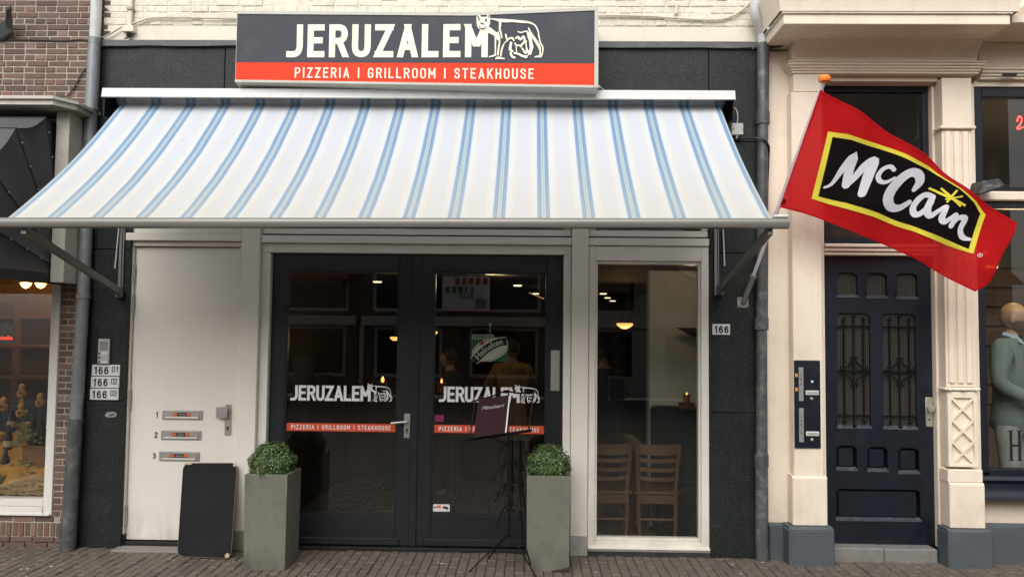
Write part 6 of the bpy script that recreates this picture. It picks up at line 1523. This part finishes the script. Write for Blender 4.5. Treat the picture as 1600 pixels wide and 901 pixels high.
person((-.17, 2.5, -.10), R(8), 'person in a tan jacket seen from behind through the right door', SKIN, mat('tan_jacket', (.30, .165, .055), .7, var=.15, bump=.3, bscale=14), mat('dark_trousers', (.02, .02, .025), .8), HAIR,
       {'eL': (-.27, .06, 1.20), 'wL': (-.14, .26, 1.36), 'eR': (.27, .08, 1.20), 'wR': (.16, .28, 1.40)}, 0, scale=.94)
person((-.82, 2.5, -.10), R(70), 'person in dark clothes facing sideways inside the right black door', SKIN, mat('black_jumper', (.012, .012, .014), .8), MATS['dark_trousers'], HAIR, scale=.88)
person((.76, 2.1, -.10), R(-15), 'person in black with a tied apron seen through the tall window', SKIN, MATS['black_jumper'], MATS['dark_trousers'], HAIR, {'wL': (-.12, .16, 1.05), 'wR': (.12, .2, 1.02)}, scale=.92)
MSKIN = mat('mannequin_skin', (.30, .185, .115), .42, var=.12, vscale=6)
SWEAT = mat('green_grey_knit', (.14, .185, .172), .85, var=.12, vscale=5, fine=.12, fscale=160, bump=1.0, bscale=11)
DENIM = mat('washed_denim', (.24, .26, .25), .8, var=.22, vscale=6, fine=.1, fscale=120, bump=1.0, bscale=12)
Mq = person((3.915, .60, .06), R(-138), 'mannequin in green-grey zip jacket and pale jeans in shop window', MSKIN, SWEAT, DENIM, None,
            {'eL': (-.260, -.04, 1.15), 'wL': (-.24, .08, .92), 'eR': (.275, .0, 1.15), 'wR': (.10, .255, 1.00)}, R(10), 'mannequin', 'mannequin', 1.05, beard=mat('beard_paint', (.085, .05, .032), .6, var=.2, fine=.2))
Mq2 = person((3.635, .95, .06), R(-130), 'mannequin in grey cardigan half hidden at the left window edge', MSKIN, mat('grey_cardigan', (.17, .16, .14), .85, var=.15, bump=.3), mat('dark_denim', (.045, .065, .08), .8, var=.2), None, None, R(10), 'mannequin', 'mannequin', 1.05, beard=MATS['beard_paint'])
def neck_items(M):
    mb = MB()                                                # shirt collar: two folded leaves round the neck, open at the front
    for s in (-1, 1):
        mb.add([(s*.065, -.02, 1.545), (s*.055, .065, 1.52), (s*.012, .105, 1.455), (s*.060, .110, 1.43), (s*.098, .055, 1.48), (s*.092, -.03, 1.515)], [(0, 1, 4, 5), (1, 2, 3, 4)])
    part('shirt_collar', mb, mat('blue_shirt', (.30, .36, .40), .8, var=.15), M, 60, fix=False)
    mb = MB(); mb.add([(-.030, .148, 1.44), (.030, .148, 1.44), (.036, .160, 1.20), (.030, .150, .98), (-.030, .150, .98), (-.036, .160, 1.20)], [(0, 1, 2, 5), (5, 2, 3, 4)])
    part('shirt_front', mb, mat('white_shirt', (.48, .47, .43), .8), M, fix=False)
    part('price_card', MB().box(-.035, .045, .176, .180, 1.13, 1.215), ENAM, M)
    part('card_cord', MB().tube([(-.03, .15, 1.40), (.005, .178, 1.215)], .002, 4), ENAM, M)
    part('cuff', MB().lathe([(.042, -.03), (.047, 0), (.043, .03)], (.108, .245, 1.005), 12), mat('white_cuff', (.58, .54, .47), .8), M, 60)
neck_items(Mq)
for M_, k_ in ((Mq, 0), (Mq2, 1)):                           # painted scalp, raised collar and zip
    sc2 = MB(); n = 18; m_ = 6
    for i in range(m_+1):
        th = math.pi*.36*i/m_
        for k in range(n):
            a_ = 2*math.pi*k/n; q = Vector((.0795*math.sin(th)*math.cos(a_), .1015*math.sin(th)*math.sin(a_)-.002, .1245*math.cos(th))); q.rotate(Matrix.Rotation(R(10), 3, 'Z').to_euler()); sc2.v.append((q.x, q.y+.030, q.z+1.645))
    for i in range(m_):
        for k in range(n): sc2.f.append((i*n+k, i*n+(k+1) % n, (i+1)*n+(k+1) % n, (i+1)*n+k)); sc2.m.append(0)
    part('painted_scalp', sc2, mat('scalp_paint', (.46, .26, .10), .45, var=.12), M_, 60, fix=False)
cz = MB()
for s_ in (-1, 1): cz.tube(catmull([(s_*.085, -.03, 1.515), (s_*.088, .045, 1.485), (s_*.055, .115, 1.43), (s_*.034, .150, 1.36), (s_*.030, .160, 1.20), (s_*.032, .150, .95)], 4), .010, 6)
part('jacket_edge', cz, mat('dark_teal_trim', (.035, .055, .055), .8), Mq, 60)
light('clothes_shop_spot', (4.15, .9, 2.45), 7, (1, .72, .42), .12)
for k, (x, z) in enumerate(((3.95, 2.42), (4.05, 2.28))):
    t = thing('strip_lamp', 'glowing %s lamp strip behind the flag in the clothes shop' % ('upper', 'lower')[k], 'lamp', (x, 1.6, z), group='lamp strips in the clothes shop')
    part('tube', MB().box(-.28, .35, -.02, .02, 0, .025), emit('strip_glow', (1, .55, .16), 1.4), t); part('holder', MB().box(-.30, .37, -.03, .03, .026, .05), BLACK, t); part('drop_rod', MB().tube([(0, 0, .05), (0, 0, 3.6-z)], .006, 6), BLACK, t)
    
# ================================================================ CHEESE SHOP DISPLAY
light('cheese_shop_light', (-4.35, .75, 1.85), 6, (1, .70, .36), .10); light('cheese_shop_light', (-4.6, 1.6, 2.5), 13, (1, .62, .30), .2)
for k, x in enumerate((-4.335, -4.205)):
    t = thing('ceiling_lamp', 'bright %s globe lamp of the pair in left shop window' % ('left', 'right')[k], 'lamp', (x, .80, 2.01), group='lamps in the left shop window')
    part('bowl', MB().lathe([(.006, -.042), (.028, -.030), (.044, -.004), (.046, .006), (.02, .010)], (0, 0, 0), 16), emit('bright_lamp', (1, .60, .22), 3.2), t, 60); part('rod', MB().tube([(0, 0, .012), (0, 0, .69)], .006, 6), BLACK, t)
YEL = mat('yellow_cloth', (.42, .22, .05), .8, var=.12, bump=.3, bscale=10)
mb = MB(); n1, n2 = 26, 12
for i in range(n1+1):
    for k in range(n2+1):
        x = -5.5+1.70*i/n1; v = k/n2; mb.v.append((x, .20+.55*v, .345+.42*v**.8+.03*math.sin(x*9+v*6)+.012*math.sin(x*23)))
for i in range(n1):
    for k in range(n2): q = i*(n2+1)+k; mb.f.append((q, q+1, q+n2+2, q+n2+1)); mb.m.append(0)
solo('display_cloth', mb, YEL, 'rumpled yellow cloth sloping up in the left shop window', 'cloth', smooth=80, fix=False)
FIG = mat('gourd_yellow', (.50, .29, .07), .45, var=.1)
for k, (x, y, z, ears) in enumerate(((-4.29, .5, .95, False), (-4.172, .55, 1.055, False), (-3.985, .5, .985, False), (-4.110, .45, .905, True))):
    lb = ('gourd figurine at the left photo edge in the cheese window', 'topmost gourd figurine in the left shop window', 'gourd figurine nearest the white window frame', 'little eared rabbit gourd in the left shop window')[k]
    t = thing('gourd_figurine', lb, 'figurine', (x, y, z), group='hanging figurines in the left shop window')
    part('body', MB().lathe([(.006, 0), (.028, .008), (.037, .03), (.034, .05), (.018, .066), (.019, .072), (.025, .084), (.024, .10), (.012, .112), (.003, .115)], (0, 0, 0), 14), FIG, t, 60)
    if ears:
        for s in (-1, 1): part('ear', MB().lathe([(.003, 0), (.008, .02), (.007, .035), (.002, .045)], (s*.011, 0, .105), 8), FIG, t, 60)
    part('stake', MB().tube([(0, 0, .0), (0, .06, .70-z)], .003, 5), SH, t)
    part('painted_spot', MB().lathe([(.002, -.004), (.012, -.002), (.014, 0)], (.008, -.036, .04), 8, axis='Y'), mat('figurine_brown', (.05, .02, .01), .5), t)
cr = thing('crate', 'pale green slatted crate on the shop window floor', 'crate', (-4.22, .28, .335), world=True)
for k in range(2): part('slat', MB().box(-4.50, -4.095, .200, .215, .345+k*.065, .403+k*.065, .003), mat('green_crate_paint', (.22, .27, .10), .7, var=.1), cr)
part('side', MB().box(-4.110, -4.096, .216, .45, .340, .475, .002), MATS['green_crate_paint'], cr); part('base', MB().box(-4.50, -4.112, .216, .45, .340, .350), MATS['green_crate_paint'], cr)
bxx = thing('wooden_box', 'upright brown wooden box beside the white window frame', 'box', (-3.97, .45, .335), world=True)
part('front', MB().box(-4.065, -3.885, .42, .43, .340, .665, .003), mat('brown_box', (.20, .095, .04), .6, streak=.2), bxx); part('side', MB().box(-4.065, -4.055, .431, .60, .340, .665).box(-3.895, -3.885, .431, .60, .340, .665), MATS['brown_box'], bxx); part('lid', MB().box(-4.07, -3.88, .415, .605, .667, .68, .003), MATS['brown_box'], bxx)
for k, x in enumerate((-4.20, -4.36, -3.96, -4.05)):
    z = (.50, .52, .70, .70)[k]; y = (.42, .45, .48, .52)[k]
    t = thing('bottle', ('dark bottle in front of the yellow cloth beside the wooden box', 'dark bottle behind the green crate at left edge', 'dark bottle on the wooden box near the white frame', 'dark bottle on the wooden box, left one')[k], 'bottle', (x, y, .42 if k < 2 else .682), group='dark bottles in the left shop window')
    part('body', MB().lathe([(.035, 0), (.040, .02), (.040, .13), (.014, .20), (.014, .25)], (0, 0, 0), 14), mat('dark_bottle', (.018, .012, .012), .2), t, 50); part('foil', MB().lathe([(.016, 0), (.016, .05), (.012, .052)], (0, 0, .20), 10), mat('bottle_foil', (.05, .04, .045), .3), t, 50)
    if k < 2: part('foot_block', MB().box(-.045, .045, -.045, .045, -.085, -.001), BLACK, t)
sg_ = random.Random(4); mb = MB()
for i in range(1700):
    x = sg_.uniform(-4.16, -3.68); y = sg_.uniform(.12, .36); z = .345+sg_.uniform(0, .13)*max(0, 1-abs(x+3.86)*2.6); a_ = sg_.uniform(0, 3.14); l = sg_.uniform(.03, .07); b_ = sg_.uniform(-.5, .5)
    mb.tube([(x-l*math.cos(a_), y-l*.4*math.sin(a_), z-l*b_*.3), (x, y, z+.012), (x+l*math.cos(a_), y+l*.4*math.sin(a_), z+l*b_*.3)], .0019, 3, caps=False)
solo('straw', mb, mat('straw', (.42, .30, .15), .8, var=.2), 'loose straw on the left shop window floor', 'straw', kind='stuff')
gv = MB()
for i in range(150):
    c = Vector((-4.02+sg_.gauss(0, .05), .38+sg_.gauss(0, .03), .78+sg_.gauss(0, .05) if i < 90 else .50+sg_.gauss(0, .04))); a_ = sg_.uniform(0, 6.28); l = .022
    d1 = Vector((math.cos(a_)*l, math.sin(a_)*l*.5, sg_.uniform(-.01, .01))); d2 = Vector((-math.sin(a_)*.012, .008, math.cos(a_)*.012)); gv.add([c-d1, c+d2, c+d1, c-d2], [(0, 1, 2, 3)])
tag(solo('ivy_sprig', gv, mat('ivy_leaf', (.16, .19, .07), .6, var=.25), 'pale green leafy garland draped over the wooden box', 'plant', fix=False), kind='stuff')
for k, (x, y, z, r_, m_) in enumerate(((-4.30, .33, .475, .075, 0), (-4.02, .70, .74, .085, 0), (-4.22, .72, .77, .075, 1), (-3.80, .62, .685, .06, 1), (-4.42, .62, .70, .08, 0))):
    t = thing('cheese_wheel', ('yellow cheese wheel on top of the green crate', 'yellow cheese wheel behind the wooden box', 'red waxed cheese wheel behind the yellow cloth', 'small red cheese wheel close to the white frame', 'yellow cheese wheel at the far left of the cloth')[k], 'cheese', (x, y, z), group='cheese wheels in the left shop window')
    part('rind', MB().lathe([(r_*.6, 0), (r_*.95, .012), (r_, .03), (r_*.95, .05), (r_*.6, .062)], (0, 0, 0), 18), mat(('cheese_rind', 'red_wax')[m_], ((.48, .30, .06), (.28, .03, .02))[m_], .4), t, 50)
    part('label_disc', MB().lathe([(r_*.45, 0), (r_*.45, .002)], (0, 0, .0625), 14), ENAM, t); part('stand', MB().lathe([(.03, -.10), (.012, -.09), (.012, -.01), (.04, -.001)], (0, 0, 0), 10), SH, t, 50)
for k, (x, y, z) in enumerate(((-4.14, .24, .34), (-4.27, .55, .62), (-3.93, .72, .75), (-3.84, .50, .682), (-4.36, .72, .76))):
    t = thing('bottle', ('dark bottle standing in the straw before the wooden box', 'dark bottle half way up the yellow cloth', 'dark bottle behind the green garland', 'short dark bottle at the right end of the wooden box', 'dark bottle at the top of the yellow cloth')[k], 'bottle', (x, y, z), group='dark bottles in the left shop window')
    part('body', MB().lathe([(.030, 0), (.034, .02), (.034, .11), (.012, .17), (.012, .21)], (0, 0, 0), 14), MATS['dark_bottle'], t, 50); part('foil', MB().lathe([(.014, 0), (.014, .04), (.010, .042)], (0, 0, .17), 10), MATS['bottle_foil'], t, 50); part('label', MB().lathe([(.0346, .035), (.0346, .085)], (0, 0, 0), 14), mat('cream_label', (.45, .40, .28), .7), t, 50)
for k, (x, y, z) in enumerate(((-4.33, 2.3, 1.14), (-4.05, 2.3, 1.14), (-3.85, 2.3, 1.14), (-4.45, 2.3, 1.46), (-4.15, 2.3, 1.46), (-3.9, 2.3, 1.46), (-4.0, 2.3, 1.76))):
    t = thing('jar', '%s jar on the %s shelf of the left shop' % (('first', 'second', 'third', 'first', 'second', 'third', 'only')[k], ('lowest', 'lowest', 'lowest', 'middle', 'middle', 'middle', 'top')[k]), 'jar', (x, y, z), group='jars on the shop shelves')
    part('glass', MB().lathe([(.045, 0), (.05, .02), (.05, .12), (.03, .15), (.03, .165)], (0, 0, 0), 12), mat('jar_%d' % (k % 3), ((.10, .05, .02), (.16, .14, .10), (.05, .06, .03))[k % 3], .3), t, 50); part('lid', MB().lathe([(.034, 0), (.034, .025), (.03, .028)], (0, 0, .166), 12), BLACK, t, 50)
ns = thing('neon_sign', 'small red neon sign at the left edge of shop window', 'neon sign', (-4.2, .28, 1.50), world=True)
for k in range(9):
    x = -4.32+k*.0245; h_ = (.026, .018, .018, .026, .018, .022, .018, .026, .018)[k]
    part('tube', MB().tube(catmull([(x, .3, 1.535), (x+.004, .3, 1.535+h_), (x+.013, .3, 1.535+h_*.9), (x+.010, .3, 1.545), (x+.018, .3, 1.536)], 4), .0028, 6), emit('dim_red_neon', (1, .05, .03), 1.6), ns, 60)
part('upper_tube', MB().tube(catmull([(-4.30, .3, 1.625), (-4.24, .3, 1.64), (-4.20, .3, 1.61), (-4.15, .3, 1.635), (-4.11, .3, 1.61)], 5), .003, 6), mat('white_tube', (.5, .5, .5), .3), ns, 60)
part('backing', MB().box(-4.46, -4.09, .304, .309, 1.505, 1.66), mat('acrylic_back', (.05, .03, .02), .2), ns)

# ================================================================ THE OTHER SIDE OF THE STREET (seen mirrored in the glass)
def across(x0, x1, h, wall, trim, label, shop):
    t = thing('opposite_building', label, 'building', ((x0+x1)/2, -14, 0), world=True)
    y = -14.0
    rows = []; 
    wins = []
    nwin = max(1, int((x1-x0)/2.1)); st_ = (x1-x0)/nwin
    for k in range(nwin):
        c = x0+st_*(k+.5); wins.append((c-st_*.36, c+st_*.36, .45, 1.72)); wins.append((c-st_*.38, c+st_*.38, 2.10, 3.15)); wins.append((c-.5, c+.5, 3.9, 5.3))
    mb = MB()
    xs_ = sorted({x0, x1, *[w[0] for w in wins], *[w[1] for w in wins]}); 
    def grid(holes):
        zs_ = sorted({0, h, *[w[2] for w in wins], *[w[3] for w in wins]})
        for i in range(len(zs_)-1):
            run = None
            for k in range(len(xs_)-1):
                cx, cz = (xs_[k]+xs_[k+1])/2, (zs_[i]+zs_[i+1])/2
                ins = any(w[0] < cx < w[1] and w[2] < cz < w[3] for w in holes)
                if not ins and run is None: run = xs_[k]
                if run is not None and (ins or k == len(xs_)-2): mb.box(run, xs_[k] if ins else xs_[k+1], y-.25, y, zs_[i], zs_[i+1]); run = None
    grid(wins); part('wall', mb, wall, t)
    for w in wins:
        f = part('window', MB().box(w[0], w[0]+.08, y-.15, y-.05, w[2], w[3]).box(w[1]-.08, w[1], y-.15, y-.05, w[2], w[3]).box(w[0]+.08, w[1]-.08, y-.15, y-.05, w[3]-.08, w[3]).box(w[0]+.08, w[1]-.08, y-.15, y-.05, w[2], w[2]+.08), trim, t)
        part('pane', MB().box(w[0]+.08, w[1]-.08, y-.12, y-.11, w[2]+.08, w[3]-.08), mat('dark_pane', (.012, .013, .015), .12), f)
    rg_ = random.Random(int(x0*10)+50)
    for k in range(nwin+1):
        xx = x0+st_*k
        part('pilaster', MB().box(max(x0, xx-.10), min(x1, xx+.10), y+.001, y+.07, 0, 1.735), (trim, wall)[k % 2], t)
    for k in range(nwin):
        c = x0+st_*(k+.5)
        if rg_.random() < .6: part('sign_board', MB().box(c-st_*.3, c+st_*.22, y+.161, y+.19, 1.77, 1.95), mat('board_%d' % rg_.randint(0, 2), ((.5, .5, .48), (.06, .10, .07), (.22, .05, .04))[rg_.randint(0, 2)], .5), t)
        if label.startswith('brick house with banner'): continue
        if rg_.random() < .7: part('blind', MB().box(c-st_*.3, c+st_*.3, y-.105, y-.095, 2.55+rg_.uniform(-.1, .3), 3.06), mat('blind_cloth', (.38, .35, .30), .8), t)
        if rg_.random() < .6: part('folded_awning', MB().prism_x([(y+.002, 3.30), (y+.10, 3.32), (y+.75, 2.92), (y+.74, 2.86), (y+.05, 3.24)], c-st_*.42, c+st_*.42), mat('far_awning', (.30, .10, .07), .8), t)
        part('street_goods', MB().box(c-.35, c+.1, y+.30, y+.60, 0, .75+.3*rg_.random()).box(c+.2, c+.5, y+.30, y+.55, 0, .5), mat('goods_%d' % (k % 2), ((.12, .10, .08), (.30, .28, .24))[k % 2], .7), t)
    part('fascia_board', MB().box(x0+.05, x1-.05, y+.001, y+.16, 1.74, 1.98, .01), trim, t)
    part('eaves', MB().box(x0-.1, x1+.1, y-.3, y+.35, h, h+.25, .02), trim, t)
    return t
OW = mat('opposite_brick', (.105, .08, .066), .85, var=.12, fine=.15); OW2 = mat('opposite_plaster', (.50, .46, .39), .8, var=.08); OT = mat('opposite_trim', (.58, .55, .49), .5); OW3 = mat('opposite_dark_brick', (.10, .07, .06), .85, var=.15)
across(-11, -4.3, 5.8, OW3, OT, 'dark brick shop house across the street mirrored in the left glass', 0)
across(-4.25, .6, 5.8, OW, OT, 'brick house with banner across the street mirrored in the door glass', 0)
across(.65, 5.4, 5.9, OW2, OT, 'pale plastered house across the street mirrored in the tall window', 0)
across(5.45, 12, 9.6, OW2, OT, 'tall pale house across the street mirrored in the right shop window', 0)
BN = thing('banner', 'white campaign banner with red and green words mirrored in door glass', 'banner', (-1.6, -13.95, 2.1), world=True)
part('sheet', MB().box(-2.18, -.98, -13.96, -13.95, 2.10, 3.00), mat('banner_white', (.86, .86, .86), .7), BN)
bfn = lambda x, z, l: (-x, -13.94+l*4, z)
part('red_words', merge(fit_text('GROEN', 1.05, 1.86, 2.80, .17, .05, bfn)), mat('banner_red', (.55, .03, .03), .6), BN, fix=False)
part('green_words', merge(fit_text('LINKS', 1.40, 2.10, 2.57, .17, .05, bfn)), mat('banner_green', (.05, .26, .07), .6), BN, fix=False)
part('black_words', merge(fit_text('HUIS', 1.40, 1.72, 2.44, .10, .024, bfn)), BLACK, BN, fix=False)
part('house_mark', MB().prism([(-1.08, 2.20), (-1.34, 2.20), (-1.34, 2.36), (-1.41, 2.36), (-1.21, 2.50), (-1.02, 2.36), (-1.08, 2.36)], -13.945, -13.938), mat('banner_grey', (.3, .3, .3), .7), BN)
part('red_edge', MB().box(-2.18, -.98, -13.949, -13.942, 2.10, 2.13), MATS['banner_red'], BN)
